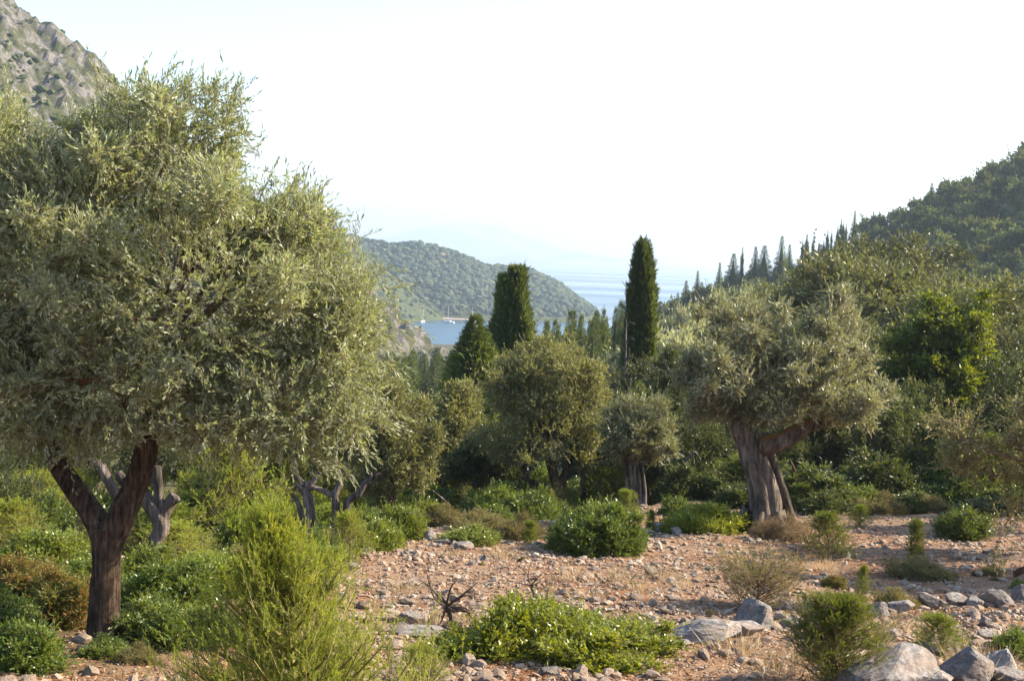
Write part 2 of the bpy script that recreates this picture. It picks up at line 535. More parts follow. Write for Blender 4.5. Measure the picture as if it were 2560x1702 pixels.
M['deck'] = plain('sail cover', (0.12, 0.17, 0.26), 0.7)

def ground_mat():
    m, n, l, out = new_mat('stony red soil')
    a = tnoise(n, l, 0.45, 6, 0.6)
    b = tnoise(n, l, 7.0, 8, 0.7)
    c = tnoise(n, l, 42.0, 6, 0.7)
    soil = ramp(n, [(0.30, (0.115, 0.050, 0.026)), (0.50, (0.215, 0.115, 0.062)), (0.70, (0.315, 0.215, 0.14))])
    l.new(b.outputs[0], soil.inputs[0])
    fine = ramp(n, [(0.35, (0.62, 0.58, 0.55)), (0.65, (1.25, 1.25, 1.25))])
    l.new(c.outputs[0], fine.inputs[0])
    col = mixc(n, l, 1.0, soil.outputs[0], fine.outputs[0], 'MULTIPLY')
    pale = ramp(n, [(0.42, (0, 0, 0)), (0.60, (1, 1, 1))])
    l.new(a.outputs[0], pale.inputs[0])
    pm = n.new('ShaderNodeMath')
    pm.operation = 'MULTIPLY'
    l.new(pale.outputs[0], pm.inputs[0])
    pm.inputs[1].default_value = 0.45
    col = mixc(n, l, pm.outputs[0], col, (0.31, 0.235, 0.165))
    at = n.new('ShaderNodeAttribute')
    at.attribute_name = 'tint'           # 1 = leaf mould and undergrowth away from the clearing
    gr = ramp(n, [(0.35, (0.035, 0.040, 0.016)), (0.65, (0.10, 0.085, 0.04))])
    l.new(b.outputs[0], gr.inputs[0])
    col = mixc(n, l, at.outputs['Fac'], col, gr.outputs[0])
    pb = n.new('ShaderNodeBsdfPrincipled')
    pb.inputs['Roughness'].default_value = 0.95
    pb.inputs['Specular IOR Level'].default_value = 0.1
    l.new(col, pb.inputs['Base Color'])
    bp = n.new('ShaderNodeBump')
    bp.inputs['Strength'].default_value = 0.8
    bp.inputs['Distance'].default_value = 0.04
    l.new(c.outputs[0], bp.inputs['Height'])
    l.new(bp.outputs[0], pb.inputs['Normal'])
    l.new(pb.outputs[0], out.inputs[0])
    return m

def slope_mat(name, rock, green0, green1, cover=0.5, scale=0.06):
    m, n, l, out = new_mat(name)
    a = tnoise(n, l, scale, 9, 0.68)
    b = tnoise(n, l, scale * 7, 7, 0.7)
    rk = ramp(n, [(0.3, tuple(c * 0.45 for c in rock)), (0.5, rock), (0.7, tuple(min(1, c * 1.45) for c in rock))])
    l.new(b.outputs[0], rk.inputs[0])
    gr = ramp(n, [(0.35, green0), (0.65, green1)])
    l.new(b.outputs[0], gr.inputs[0])
    ck = ramp(n, [(cover - 0.05, (1, 1, 1)), (cover + 0.05, (0, 0, 0))])
    l.new(a.outputs[0], ck.inputs[0])
    pb = n.new('ShaderNodeBsdfPrincipled')
    pb.inputs['Roughness'].default_value = 0.95
    pb.inputs['Specular IOR Level'].default_value = 0.1
    l.new(mixc(n, l, ck.outputs[0], rk.outputs[0], gr.outputs[0]), pb.inputs['Base Color'])
    bp = n.new('ShaderNodeBump')
    bp.inputs['Strength'].default_value = 1.0
    bp.inputs['Distance'].default_value = 0.12 / scale * 0.2
    l.new(b.outputs[0], bp.inputs['Height'])
    l.new(bp.outputs[0], pb.inputs['Normal'])
    l.new(pb.outputs[0], out.inputs[0])
    return m

def water_mat():
    m, n, l, out = new_mat('sea water')
    a = tnoise(n, l, 0.35, 6, 0.6, sc=(1, 1.6, 1))
    s = tnoise(n, l, 0.0011, 4, 0.55, sc=(0.12, 1.5, 1))
    pb = n.new('ShaderNodeBsdfPrincipled')
    pb.inputs['Base Color'].default_value = (0.012, 0.045, 0.075, 1)
    pb.inputs['IOR'].default_value = 1.33
    rr = n.new('ShaderNodeMapRange')
    rr.inputs[1].default_value, rr.inputs[2].default_value = 0.4, 0.6
    rr.inputs[3].default_value, rr.inputs[4].default_value = 0.16, 0.34
    l.new(s.outputs[0], rr.inputs[0])
    l.new(rr.outputs[0], pb.inputs['Roughness'])
    bp = n.new('ShaderNodeBump')
    bp.inputs['Strength'].default_value = 0.25
    bp.inputs['Distance'].default_value = 0.4
    l.new(a.outputs[0], bp.inputs['Height'])
    l.new(bp.outputs[0], pb.inputs['Normal'])
    l.new(pb.outputs[0], out.inputs[0])
    return m

# ------------------------------------------------------------------ setting
def grid_mesh(name, X, Y, Z, mat, tint=0.0, smooth=True):
    r, c = X.shape
    V = np.stack([X, Y, Z], -1).reshape(-1, 3)
    i = np.arange(r - 1)[:, None] * c
    j = np.arange(c - 1)[None]
    F = np.stack([i + j, i + j + 1, i + c + j + 1, i + c + j], -1).reshape(-1, 4)
    g = Geo()
    g.add(V, F, 0, np.broadcast_to(tint, X.shape).ravel())
    return g.mesh(name, [mat], smooth=smooth)

def structure(name, me):
    o = link(name, me)
    o['kind'] = 'structure'
    return o

def build_ground():
    rad = np.concatenate([[0.02, 0.5, 1.0], np.geomspace(1.5, 1080, 290)])
    fine = np.linspace(-33, 33, 250)
    coarse = np.linspace(37, 323, 40)
    ang = np.radians(np.concatenate([fine, coarse, [327.0]]))
    A, Rr = np.meshgrid(ang, rad, indexing='ij')
    A, Rr = A.T, Rr.T
    X, Y = Rr * np.sin(A), Rr * np.cos(A)
    # behind and beside the camera the hillside simply goes on
    Z = H(X, Y)
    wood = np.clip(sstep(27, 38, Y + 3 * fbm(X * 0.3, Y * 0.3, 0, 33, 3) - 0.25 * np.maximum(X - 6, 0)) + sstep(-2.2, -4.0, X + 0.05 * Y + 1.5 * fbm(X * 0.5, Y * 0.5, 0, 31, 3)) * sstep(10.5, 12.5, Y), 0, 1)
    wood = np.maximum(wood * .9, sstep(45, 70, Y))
    return structure('ground', grid_mesh('ground', X, Y, Z, ground_mat(), wood))

ground = build_ground()

# sea
xs = np.concatenate([-np.geomspace(300, 15500, 14)[::-1], np.linspace(-200, 200, 5), np.geomspace(300, 15500, 14)])
ys = np.geomspace(900, 15600, 40)
X, Y = np.meshgrid(xs, ys)
structure('sea', grid_mesh('sea', X, Y, X * 0.0, water_mat()))

# rocky mountain whose flank runs down to the valley
def mountain_z(x, y):
    zr = -31 - 0.757 * (x + 26)
    n = 9 * fbm(x * 0.018, y * 0.018, 0, 41, 3)
    z = zr - 0.55 * np.maximum(0, 505 + n - y) - 0.35 * np.maximum(0, y - 505 - n)
    crag = np.abs(fbm(x * 0.045, y * 0.045, z * 0.02, 43, 5)) * 16
    rug = np.abs(fbm(x * 0.14, y * 0.14, z * 0.08, 49, 4)) * 14 + 4.5 * fbm(x * 0.30, y * 0.30, z * 0.15, 47, 4)
    return z + crag - 5 + rug + CAMZ
X, Y = np.meshgrid(np.linspace(-330, 18, 330), np.linspace(400, 560, 190))
structure('mountain', grid_mesh('mountain', X, Y, mountain_z(X, Y), slope_mat('limestone slope', (0.13, 0.12, 0.112), (0.030, 0.038, 0.018), (0.080, 0.078, 0.042), 0.52, 0.16), smooth=False))

# wooded headland across the bay
HX = [-700, -300, -172, -127, -59, 9, 55, 119, 160, 300]
HZ = [46, 24, 12, 6, -2, -17, -36, -66, -70, -75]
def headland_z(x, y):
    zr = np.interp(x, HX, HZ)
    ys_ = np.interp(x, [-400, -110, -85, -60, -40, 0, 60, 130], [1240, 1262, 1292, 1300, 1296, 1300, 1330, 1480])
    t = np.clip((y - ys_) / (1600 - ys_), -1, 1)
    z = np.where(t > 0, -60 + (zr + 60) * np.abs(t) ** 0.85, -60 + 30 * t)
    z = np.where(y > 1600, zr - 0.3 * (y - 1600), z)
    z = z + np.clip(t * 3, 0, 1) * (7 * fbm(x * 0.013, y * 0.007, 0, 51, 3) + 4 * np.sin(x * 0.05 + y * 0.008))
    sh = np.minimum(-55 - 0.80 * (x + 68), 2 - 0.1 * (x + 140)) - 0.28 * np.abs(y - 1275)
    return np.maximum(z, sh) + CAMZ
X, Y = np.meshgrid(np.linspace(-520, 240, 180), np.linspace(1120, 1760, 150))
structure('headland', grid_mesh('headland', X, Y, headland_z(X, Y), slope_mat('maquis', (0.24, 0.20, 0.15), (0.030, 0.042, 0.016), (0.07, 0.08, 0.03), 0.66, 0.03)))

# sandy beach at the water's edge
def beach():
    xs = np.linspace(-84, -34, 60)
    edge = np.interp(xs, [-84, -78, -60, -44, -34], [1283, 1289, 1296.5, 1293, 1290])
    rows = []
    for k, (dy, dz) in enumerate([(-7, -0.5), (-2.5, 0.08), (3, 0.5), (9, 1.1), (15, 1.2)]):
        w = np.sin(np.clip((xs + 84) / 50, 0, 1) * math.pi) ** 0.5
        rows.append(np.stack([xs, edge + dy * w, np.maximum(dz * w, -0.5) + 0.25 * fbm(xs * 0.3, xs * 0 + k, 0, 3, 3)], -1))
    A = np.array(rows)
    return structure('beach', grid_mesh('beach', A[..., 0], A[..., 1], A[..., 2], M['sand']))
beach()

# far coasts on the other side of the strait
def far_coast(name, y0, pts, depth):
    us = np.array([p[0] for p in pts], float)
    vs = np.array([p[1] for p in pts], float)
    uu = np.linspace(us[0], us[-1], 120)
    vv = np.interp(uu, us, vs)
    top = np.array([P(u, v, y0) for u, v in zip(uu, vv)])
    zt = np.maximum(top[:, 2], 2) * (1 + 0.10 * fbm(uu * 0.02, uu * 0, 0, 9, 4))
    rows = []
    for dy, f in ((-1.0, -0.05), (-0.6, 0.35), (-0.3, 0.72), (0, 1.0), (0.5, 0.5), (1.0, -0.05)):
        n = 1 + (0.25 * fbm(uu * 0.03, uu * 0 + dy * 3, 0, 13, 4) if 0 < f < 1 else 0)
        rows.append(np.stack([top[:, 0], np.full(len(uu), y0 + dy * depth), zt * f * n - (4 if f < 0 else 0)], -1))
    A = np.array(rows)
    return structure(name, grid_mesh(name, A[..., 0], A[..., 1], A[..., 2], slope_mat(name, (0.3, 0.27, 0.22), (0.04, 0.055, 0.025), (0.09, 0.10, 0.05), 0.55, 0.002)))
far_coast('far_island', 12200, [(1150, 662), (1230, 642), (1290, 634), (1345, 629), (1400, 634), (1500, 641), (1600, 655), (1700, 668), (1780, 676)], 500)
far_coast('far_mountain', 14500, [(700, 632), (900, 606), (1000, 585), (1090, 562), (1180, 557), (1260, 572), (1400, 622), (1560, 652), (1700, 668)], 900)

# ------------------------------------------------------------------ woodland masses
def blobs(g, rng, C, rad, flat=0.8, mat=0, sub=1):
    """crown-shaped lumps of loose leaf faces"""
    bm = bmesh.new()
    bmesh.ops.create_icosphere(bm, subdivisions=sub, radius=1)
    bv = np.array([v.co[:] for v in bm.verts])
    bf = np.array([[v.index for v in f.verts] for f in bm.faces])
    bm.free()
    n, m = len(C), len(bv)
    off = 1 + 0.55 * (noise3(bv[None, :, 0] * 2.3 + C[:, :1] * 1.7, bv[None, :, 1] * 2.3 + C[:, 1:2] * 1.3, bv[None, :, 2] * 2.3, 61) - 0.5) + rng.normal(0, 0.07, (n, m))
    sc = np.stack([rad * rng.uniform(0.85, 1.2, n), rad * rng.uniform(0.85, 1.2, n), rad * flat], -1)
    V = C[:, None] + bv[None] * off[..., None] * sc[:, None]
    F = (np.arange(n)[:, None, None] * m + bf[None]).reshape(-1, 3)
    g.add(V.reshape(-1, 3), F, mat, np.repeat(np.clip(rng.beta(1.6, 2.4, n), 0, 1), m))

def scatter_forest(name, n, xr, yr, zf, rad, seed, mat, keep, label, cat, flat=0.8, small=None, lift=.45, sub=1):
    rng = np.random.default_rng(seed)
    x, y = rng.uniform(*xr, n), rng.uniform(*yr, n)
    z = zf(x, y)
    k = keep(x, y, z, rng)
    x, y, z = x[k], y[k], z[k]
    r = rad[0] + (rad[1] - rad[0]) * rng.random(len(x)) ** 1.6
    if small is not None:
        r = np.where(small(x, y), r * .5, r)
    g = Geo()
    P3 = np.column_stack([x, y, z + r * lift])
    bigs = (r > np.quantile(r, .70)) & (sub > 1)
    for msk, sb in ((bigs, 2), (~bigs, 1)):
        if msk.any():
            blobs(g, rng, P3[msk], r[msk], flat, 0, sb)
    o = link(name, g.mesh(name, [mat]))
    o['kind'] = 'stuff'
    return tag(o, label, cat)

scatter_forest('headland_forest', 11000, (-330, 160), (1170, 1640), headland_z, (1.2, 4.8), 71, M['headleaf'],
               lambda x, y, z, r: (z > CAMZ - 56.5) & (x > -0.35 * y * 0.42 - 60), 'dense maquis wood covering the headland beyond the bay', 'wood', small=lambda x, y: y < 1276, sub=2)
scatter_forest('mountain_scrub', 6500, (-320, 10), (400, 540), mountain_z, (0.35, 1.6), 73, M['farleaf'],
               lambda x, y, z, r: (fbm(x * 0.03, y * 0.03, 0, 77, 3) + r.normal(0, 0.10, len(x)) > 0.02), 'scattered dark scrub on the rocky limestone mountain', 'scrub', 0.75)

# ------------------------------------------------------------------ haze
def haze():
    x0, x1, y0, y1, z0, z1 = -15800, 15800, -1500, 15900, -34, 440
    V = [(x, y, z) for z in (z0, z1) for y in (y0, y1) for x in (x0, x1)]
    F = [(0, 2, 3, 1), (4, 5, 7, 6), (0, 1, 5, 4), (2, 6, 7, 3), (0, 4, 6, 2), (1, 3, 7, 5)]
    me = bpy.data.meshes.new('haze')
    me.from_pydata(V, [], F)
    m, n, l, out = new_mat('haze')
    v = n.new('ShaderNodeVolumePrincipled')
    v.inputs['Color'].default_value = (0.66, 0.81, 1.0, 1)
    v.inputs['Density'].default_value = HAZE_DENSITY
    v.inputs['Anisotropy'].default_value = 0.35
    l.new(v.outputs[0], out.inputs['Volume'])
    me.materials.append(m)
    o = link('haze', me)
    o['kind'] = 'stuff'
    o['label'] = 'thin pale morning haze filling the valley and bay'
    o['category'] = 'haze'
haze()

# ------------------------------------------------------------------ trees
def branch_net(g, rng, start, lobes, r0, mat, per=3, seg=7):
    """limbs from a start point out to the lobes, with side branches"""
    for b in lobes:
        c = np.asarray(b[:3])
        mid = start * 0.5 + c * 0.5 + rng.normal(0, 0.12, 3) * np.linalg.norm(c - start)
        mid[2] -= 0.05 * np.linalg.norm(c - start)
        tube(g, [start, mid, c], [r0, r0 * 0.6, r0 * 0.28], seg, 9, 0.12, int(rng.integers(99)), mat)
        for k in range(per):
            e = c + unit(rng.normal(size=3) + np.array((0, 0, 0.5))) * np.asarray(b[3:6]) * 0.85
            s0 = mid * 0.4 + c * 0.6
            tube(g, [s0, s0 * 0.45 + e * 0.55 + rng.normal(0, 0.05, 3), e], [r0 * 0.3, r0 * 0.18, r0 * 0.06], 5, 6, 0, 0, mat)

def crown_mesh(name, rng, lobes, ntw, tl, nl, L, W, mats, up=0.45, spread=0.75, nsub=40, twig_r=0.003, inner=0.45, subf=(0.25, 0.42), cull=0.5, origin=(0, 0, 0), limbs=None, limb_r=0.05, per=3, bias=1.8, main=0.8):
    g = Geo()
    subs = sublobes(rng, lobes, nsub, subf, 0.6)
    allb = np.vstack([np.asarray(lobes, float) * np.array([1, 1, 1, main, main, main]), subs])
    pos, out, k = lobe_points(rng, allb, ntw, inner, cull, bias=bias, nm=len(lobes))
    dr = unit(out * 0.9 + np.array((0, 0, up)) + rng.normal(0, 0.45, out.shape))
    lt = rng.random(len(allb))
    tt = np.clip(0.55 * lt[k] + 0.45 * rng.random(len(k)), 0, 1)
    tla = tl * np.where(rng.random(len(pos)) < .07, rng.uniform(1.5, 2.3, len(pos)), rng.uniform(.7, 1.1, len(pos)))
    twig_leaves(g, rng, pos - dr * (tl * 0.5), dr, tla, nl, L, W, spread, 0, 1, twig_r, 0.6, tt)
    if limbs is not None:
        for s0 in limbs:
            s0 = np.asarray(s0, float)
            d = np.linalg.norm(np.asarray(lobes)[:, :3] - s0, axis=1)
            pick = [lobes[i] for i in np.argsort(d)[: max(2, len(lobes) // len(limbs) + 1)]]
            branch_net(g, rng, s0, pick, limb_r, 1, per)
    return g.mesh(name, mats, origin, smooth_mats=[1])

def px_lobes(specs, d):
    """(u, v, ru, rv, depth offset m, depth radius m) -> lobe at depth d + offset"""
    out = []
    for u, v, ru, rv, dd, rd in specs:
        c = P(u, v, d + dd)
        out.append((c[0], c[1], c[2], S(ru, d + dd), rd, S(rv, d + dd)))
    return out

def px_path(pts, d):
    return [P(p[0], p[1], d + (p[2] if len(p) > 2 else 0)) for p in pts]

# --- young olive with a forked trunk on the left
def young_olive():
    d = 12.8
    rng = np.random.default_rng(3)
    base = G(258, 1606)
    base = P(258, 1606, d)
    base[2] = H(base[0], base[1])
    t = empty('olive_tree', base, 'leafy olive tree with a dark trunk forked low into a wide Y', 'olive tree')
    g = Geo()
    tr = px_path([(258, 1600), (262, 1500), (266, 1430), (268, 1370), (272, 1318)], d)
    tr[0] = base - np.array((0, 0, 0.15))
    tube(g, tr, [S(45, d), S(38, d), S(36, d), S(39, d), S(46, d)], 20, 40, 0.16, 4, 0, flute=0.22, cap=True)
    link('trunk', g.mesh('olive trunk', [M['bark']], base, True), t)
    for pts, rr, sd in ((([(276, 1368), (240, 1295, .05), (196, 1235, .1), (150, 1165, .2), (110, 1090, .3), (60, 960, .5)]), [40, 33, 29, 27, 22, 12], 6),
                        (([(266, 1372), (306, 1285, -.05), (338, 1215, -.05), (362, 1140, -.1), (384, 1040, 0), (400, 900, .1)]), [38, 34, 31, 31, 25, 14], 8)):
        g = Geo()
        tube(g, px_path(pts, d), [S(r, d) for r in rr], 18, 50, 0.16, sd, 0, flute=0.18)
        link('limb', g.mesh('olive limb', [M['bark']], base, True), t)
    lobes = px_lobes([(420, 400, 190, 215, 0.3, 0.8), (170, 620, 250, 300, 0.0, 1.0), (470, 720, 320, 320, -0.2, 1.2), (735, 740, 175, 260, 0.2, 0.8),
                      (835, 930, 115, 190, -0.1, 0.6), (300, 940, 320, 185, -0.1, 1.1), (-60, 480, 170, 270, 0.4, 0.9), (700, 1010, 200, 150, -0.2, 0.8), (850, 1040, 100, 90, -.1, .5), (560, 1060, 200, 100, -.3, .7), (180, 1080, 200, 80, 0, .7), (860, 760, 90, 150, .1, .6),
                      (555, 320, 70, 130, 0.2, 0.35), (40, 960, 220, 170, 0, 1.0), (-120, 780, 200, 300, 0, 1.0), (540, 560, 100, 200, 0.2, 0.6), (720, 560, 100, 110, .2, .6), (860, 860, 110, 200, 0, .6), (650, 590, 110, 130, .2, .5), (770, 560, 90, 90, .2, .4), (330, 330, 140, 140, .3, .7), (-20, 360, 130, 150, .2, .6), (90, 440, 120, 130, .2, .6), (200, 380, 80, 90, .2, .4)], d)
    me = crown_mesh('olive crown', rng, lobes, 19500, 0.19, 12, 0.055, 0.0160, [M['olive'], M['twig']], up=0.30, spread=0.9, bias=1.2, main=.93, nsub=170, twig_r=0.0028,
                    inner=0.25, subf=(0.12, 0.26), cull=0.35, origin=base, limbs=[P(60, 960, d + .5), P(400, 900, d + .1)], limb_r=0.055, per=5)
    link('crown', me, t)
    # upright sprigs above the crown outline
    g = Geo()
    us = np.array([(250, 150), (355, 170), (445, 175), (540, 190), (600, 200), (640, 330), (655, 420), (720, 440), (790, 470), (885, 560), (470, 190), (310, 200), (930, 660), (500, 185), (20, 200), (950, 1000), (960, 900), (760, 450), (575, 220), (400, 165)])
    org = np.array([P(u + rng.normal(0, 8), v + 45, d + rng.uniform(-.2, .4)) for u, v in us for k in range(5)])
    dr = unit(np.tile((0, 0, 1.0), (len(org), 1)) + rng.normal(0, 0.35, org.shape) + np.array((0.15, 0, 0)))
    twig_leaves(g, rng, org - dr * 0.12, dr, 0.34, 18, 0.06, 0.0125, 0.7, 0, 1, 0.003, 0.5)
    # shoots that hang from the skirt of the crown
    us = [(930, 1090), (880, 1130), (820, 1165), (740, 1175), (660, 1150), (950, 1020), (970, 940), (975, 860), (560, 1150), (470, 1140), (120, 1150), (60, 1160), (20, 1165), (200, 1150), (960, 1060), (790, 1180), (965, 780), (945, 700)]
    org = np.array([P(u + rng.normal(0, 14), v - 40 + rng.normal(0, 12), d + rng.uniform(-.4, .3)) for u, v in us for k in range(6)])
    dr = unit(np.column_stack([np.sign(org[:, 0] + 2.0) * .5, np.zeros(len(org)), np.full(len(org), -.45)]) + rng.normal(0, 0.4, org.shape))
    twig_leaves(g, rng, org, dr, 0.30, 16, 0.06, 0.0135, 0.7, 0, 1, 0.003, 0.5)
    link('sprig', g.mesh('olive sprigs', [M['olive'], M['twig']], base), t)
    return t
FULL_LEAF = True
young_olive()
FULL_LEAF = False

# --- old olive with hollow trunk, right of the clearing
def old_olive():
    rng = np.random.default_rng(5)
    b0 = G(1905, 1328)
    d = b0[1]
    base = b0
    t = empty('olive_tree', base, 'old olive tree with a thick leaning hollow trunk and a mossy side limb', 'olive tree')
    g = Geo()
    tr = px_path([(1905, 1332), (1915, 1280), (1905, 1210), (1880, 1140), (1862, 1090), (1850, 1050), (1850, 960, .2)], d)
    tr[0] = tr[0] - np.array((0, 0, 0.12))
    tube(g, tr, [S(r, d) for r in (50, 40, 35, 32, 30, 32, 16)], 48, 80, 0.20, 12, 0, flute=0.40)
    link('trunk', g.mesh('old olive trunk', [M['barkolive']], base, True), t)
    g = Geo()
    tube(g, px_path([(1988, 1335, .2), (1968, 1260, .2), (1945, 1185, .2), (1925, 1130, .1), (1908, 1085, .1)], d), [S(r, d) for r in (16, 11, 10, 12, 16)], 12, 30, 0.2, 15, 0, flute=0.2)
    link('split_stem', g.mesh('old olive split stem', [M['barkolive']], base, True), t)
    g = Geo()
    tube(g, px_path([(1890, 1128, .0), (1915, 1112, -.1), (1950, 1103, -.15), (1990, 1082, -.2), (2025, 1062, -.2), (2070, 1050, -.1), (2110, 1000, 0)], d), [S(r, d) for r in (22, 26, 24, 21, 17, 11, 5)], 16, 40, 0.16, 17, 0, flute=0.1)
    link('limb', g.mesh('old olive limb', [M['barkmoss']], base, True), t)
    g = Geo()
    for k in range(7):
        a = -2.9 + k * 0.95 + rng.normal(0, 0.2)
        e = base + np.array((math.cos(a) * rng.uniform(.5, .8), math.sin(a) * 0.55, 0))
        e[2] = H(e[0], e[1]) - 0.06
        s0 = base + np.array((math.cos(a) * 0.3, math.sin(a) * 0.3, 0.42))
        tube(g, [s0, (s0 + e) / 2 - np.array((0, 0, 0.1)), e], [0.11, 0.09, 0.03], 9, 12, 0.2, 20 + k, 0)
    link('root', g.mesh('old olive roots', [M['barkolive']], base, True), t)
    lobes = px_lobes([(1860, 830, 120, 100, 0.2, 1.1), (1880, 950, 180, 115, -0.2, 1.5), (2085, 840, 85, 110, 0.2, 0.9), (2090, 960, 110, 120, 0, 1.2),
                      (1770, 940, 80, 75, 0, 0.9), (1985, 1000, 150, 75, -0.2, 1.1), (2145, 1020, 50, 55, 0, 0.6), (2010, 880, 120, 90, 0.2, 1.1), (1800, 1030, 80, 42, 0, 0.6)], d)
    me = crown_mesh('old olive crown', rng, lobes, 9000, 0.25, 11, 0.080, 0.024, [M['olive2'], M['twig']], up=0.30, spread=.9, bias=2.4, main=.7, nsub=140, twig_r=0.005,
                    inner=0.35, subf=(0.14, 0.30), cull=0.5, origin=base, limbs=[P(1850, 990, d + .1), P(2100, 1010, d)], limb_r=0.07, per=4)
    link('crown', me, t)
    g = Geo()
    us = [(1862, 755), (1840, 775), (1895, 775), (2095, 725), (2110, 745), (2080, 760), (2140, 790), (2160, 850), (2185, 980), (2190, 1010), (1730, 880), (1715, 930), (2170, 1060), (2120, 735), (1800, 800), (2200, 990)]
    org = np.array([P(u + rng.normal(0, 6), v + 18, d + rng.uniform(-.4, .6)) for u, v in us for k in range(6)])
    dr = unit(np.tile((0, 0, .9), (len(org), 1)) + rng.normal(0, 0.4, org.shape) + np.array((0.1, 0, 0)))
    twig_leaves(g, rng, org - dr * 0.15, dr, 0.5, 16, 0.085, 0.02, 0.7, 0, 1, 0.005, 0.5)
    link('sprig', g.mesh('old olive sprigs', [M['olive2'], M['twig']], base), t)
    return t
old_olive()

# --- generic broadleaf tree at a pixel position
def px_tree(name, label, cat, u, vbase, d, lobes_px, seed, leaf, bark, ntw, L, W, nl=10, tl=0.3, trunk=None, r0=0.14, group=None, up=0.35, nsub=50, spread=0.9, zbase=None, inner=0.4, subf=(0.2, 0.4)):
    rng = np.random.default_rng(seed)
    base = P(u, vbase, d)
    base[2] = H(base[0], base[1]) if zbase is None else zbase
    t = empty(name, base, label, cat, group)
    lobes = px_lobes(lobes_px, d)
    top = np.mean(np.array(lobes)[:, :3], 0)
    g = Geo()
    paths = trunk or [[(u, vbase), (u + 6, vbase - 40), (u - 5, vbase - 90)]]
    ends = []
    for k, pts in enumerate(paths):
        pp = px_path(pts, d)
        if k == 0 or pts[0][1] == vbase:
            pp[0] = base + (pp[0] - P(u, vbase, d)) - np.array((0, 0, 0.15))
            pp[0][2] = H(pp[0][0], pp[0][1]) - 0.15
        f = 1.0 if k == 0 else 0.7
        g = Geo()
        tube(g, pp, [r0 * f * 1.25, r0 * f, r0 * f * 0.75, r0 * f * 0.5], 10, 20, 0.14, seed + k, 0, flute=0.08)
        ends.append(pp[-1])
        link('trunk', g.mesh(name + ' trunk', [M[bark]], base, True), t)
    me = crown_mesh(name + ' crown', rng, lobes, ntw, tl, nl, L, W, [M[leaf], M['twigdark']], up=up, nsub=nsub, twig_r=0.006, spread=spread,
                    inner=inner, subf=subf, origin=base, limbs=ends, limb_r=r0 * 0.5, per=3)
    link('crown', me, t)
    return t

oak_c = px_tree('evergreen_oak', 'rounded evergreen oak with several dark stems directly below the flat-topped cypress', 'oak tree', 1392, 1262, 40,
        [(1380, 960, 130, 105, 0.3, 1.5), (1300, 1000, 95, 100, 0, 1.2), (1460, 1000, 75, 100, 0.2, 1.1), (1370, 1080, 140, 85, -0.5, 1.2), (1330, 1120, 75, 55, -1.0, .7), (1390, 900, 100, 60, .2, 1.0), (1250, 1100, 70, 70, 0.3, 0.8), (1470, 1110, 60, 60, .3, .8)], 11, 'oak', 'bark', 8000, 0.075, 0.038, 10, 0.28,
        trunk=[[(1392, 1262), (1390, 1215), (1376, 1160), (1360, 1110)], [(1396, 1250), (1410, 1190), (1432, 1130), (1440, 1080)], [(1386, 1240), (1370, 1220), (1340, 1208), (1318, 1200)]], r0=0.17, nsub=80)
px_tree('evergreen_oak', 'yellowish oak leaning out from behind the dead forked stumps', 'oak tree', 985, 1290, 35,
        [(1000, 1080, 80, 110, 0, 1.0), (960, 1020, 70, 90, 0.2, 1.0), (1030, 1150, 52, 80, -0.2, 0.7), (920, 1110, 80, 110, .4, 1.0), (975, 1190, 60, 60, 0, .7)], 12, 'oak', 'bark', 5200, 0.07, 0.036, 10, 0.26, trunk=[[(985, 1290), (980, 1230), (975, 1160)]], r0=0.13)
px_tree('evergreen_oak', 'olive-brown oak between the yellowish oak and the many-stemmed oak', 'oak tree', 1120, 1268, 45,
        [(1140, 1030, 70, 70, 0, 1.2), (1100, 1090, 70, 80, 0.2, 1.2), (1175, 1100, 70, 90, 0, 1.2), (1130, 1160, 95, 60, -.3, 1.2), (1140, 985, 40, 35, 0, .6)], 13, 'oak', 'bark', 5200, 0.08, 0.042, 10, 0.3,
        trunk=[[(1120, 1268), (1112, 1225), (1095, 1170)], [(1205, 1262), (1220, 1215), (1232, 1170)]], r0=0.14)
px_tree('evergreen_oak', 'dark shaded oak with thin slanting stems behind the kermes scrub', 'oak tree', 1215, 1262, 43,
        [(1225, 1120, 70, 60, 0, 1.0), (1190, 1165, 60, 50, .2, .9), (1260, 1150, 50, 50, -.2, .9)], 14, 'oakdark', 'bark', 3000, 0.08, 0.042, 10, 0.3, trunk=[[(1285, 1265), (1300, 1215), (1326, 1165)]], r0=0.10)
px_tree('sprouting_olive', 'grey-green olive sprouting above a sheaf of pale upright stems', 'olive tree', 1590, 1292, 33.5,
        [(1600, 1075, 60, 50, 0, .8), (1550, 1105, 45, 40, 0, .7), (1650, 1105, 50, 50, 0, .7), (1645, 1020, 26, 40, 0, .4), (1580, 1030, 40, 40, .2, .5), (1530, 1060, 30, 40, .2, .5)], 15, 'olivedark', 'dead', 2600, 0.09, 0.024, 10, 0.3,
        trunk=[[(1590, 1292), (1584, 1230), (1575, 1160)], [(1600, 1292), (1600, 1220), (1592, 1150)], [(1610, 1292), (1612, 1230), (1606, 1160)], [(1580, 1292), (1572, 1240), (1560, 1165)], [(1604, 1292), (1592, 1235), (1585, 1150)]], r0=0.075, up=0.5, nsub=60, subf=(.15, .35))
px_tree('evergreen_oak', 'dark oak filling the gap between the slender cypress and the old olive', 'oak tree', 1690, 1262, 44,
        [(1700, 990, 70, 80, 0, 1.3), (1650, 1050, 60, 80, 0.3, 1.2), (1730, 1090, 60, 70, 0, 1.1), (1690, 1140, 60, 50, -.2, 1.0), (1690, 920, 45, 50, 0, .9)], 16, 'oakdark', 'bark', 5600, 0.09, 0.045, 10, 0.3, trunk=[[(1690, 1262), (1700, 1200), (1690, 1130)], [(1830, 1300), (1832, 1220), (1820, 1140)]], r0=0.16)
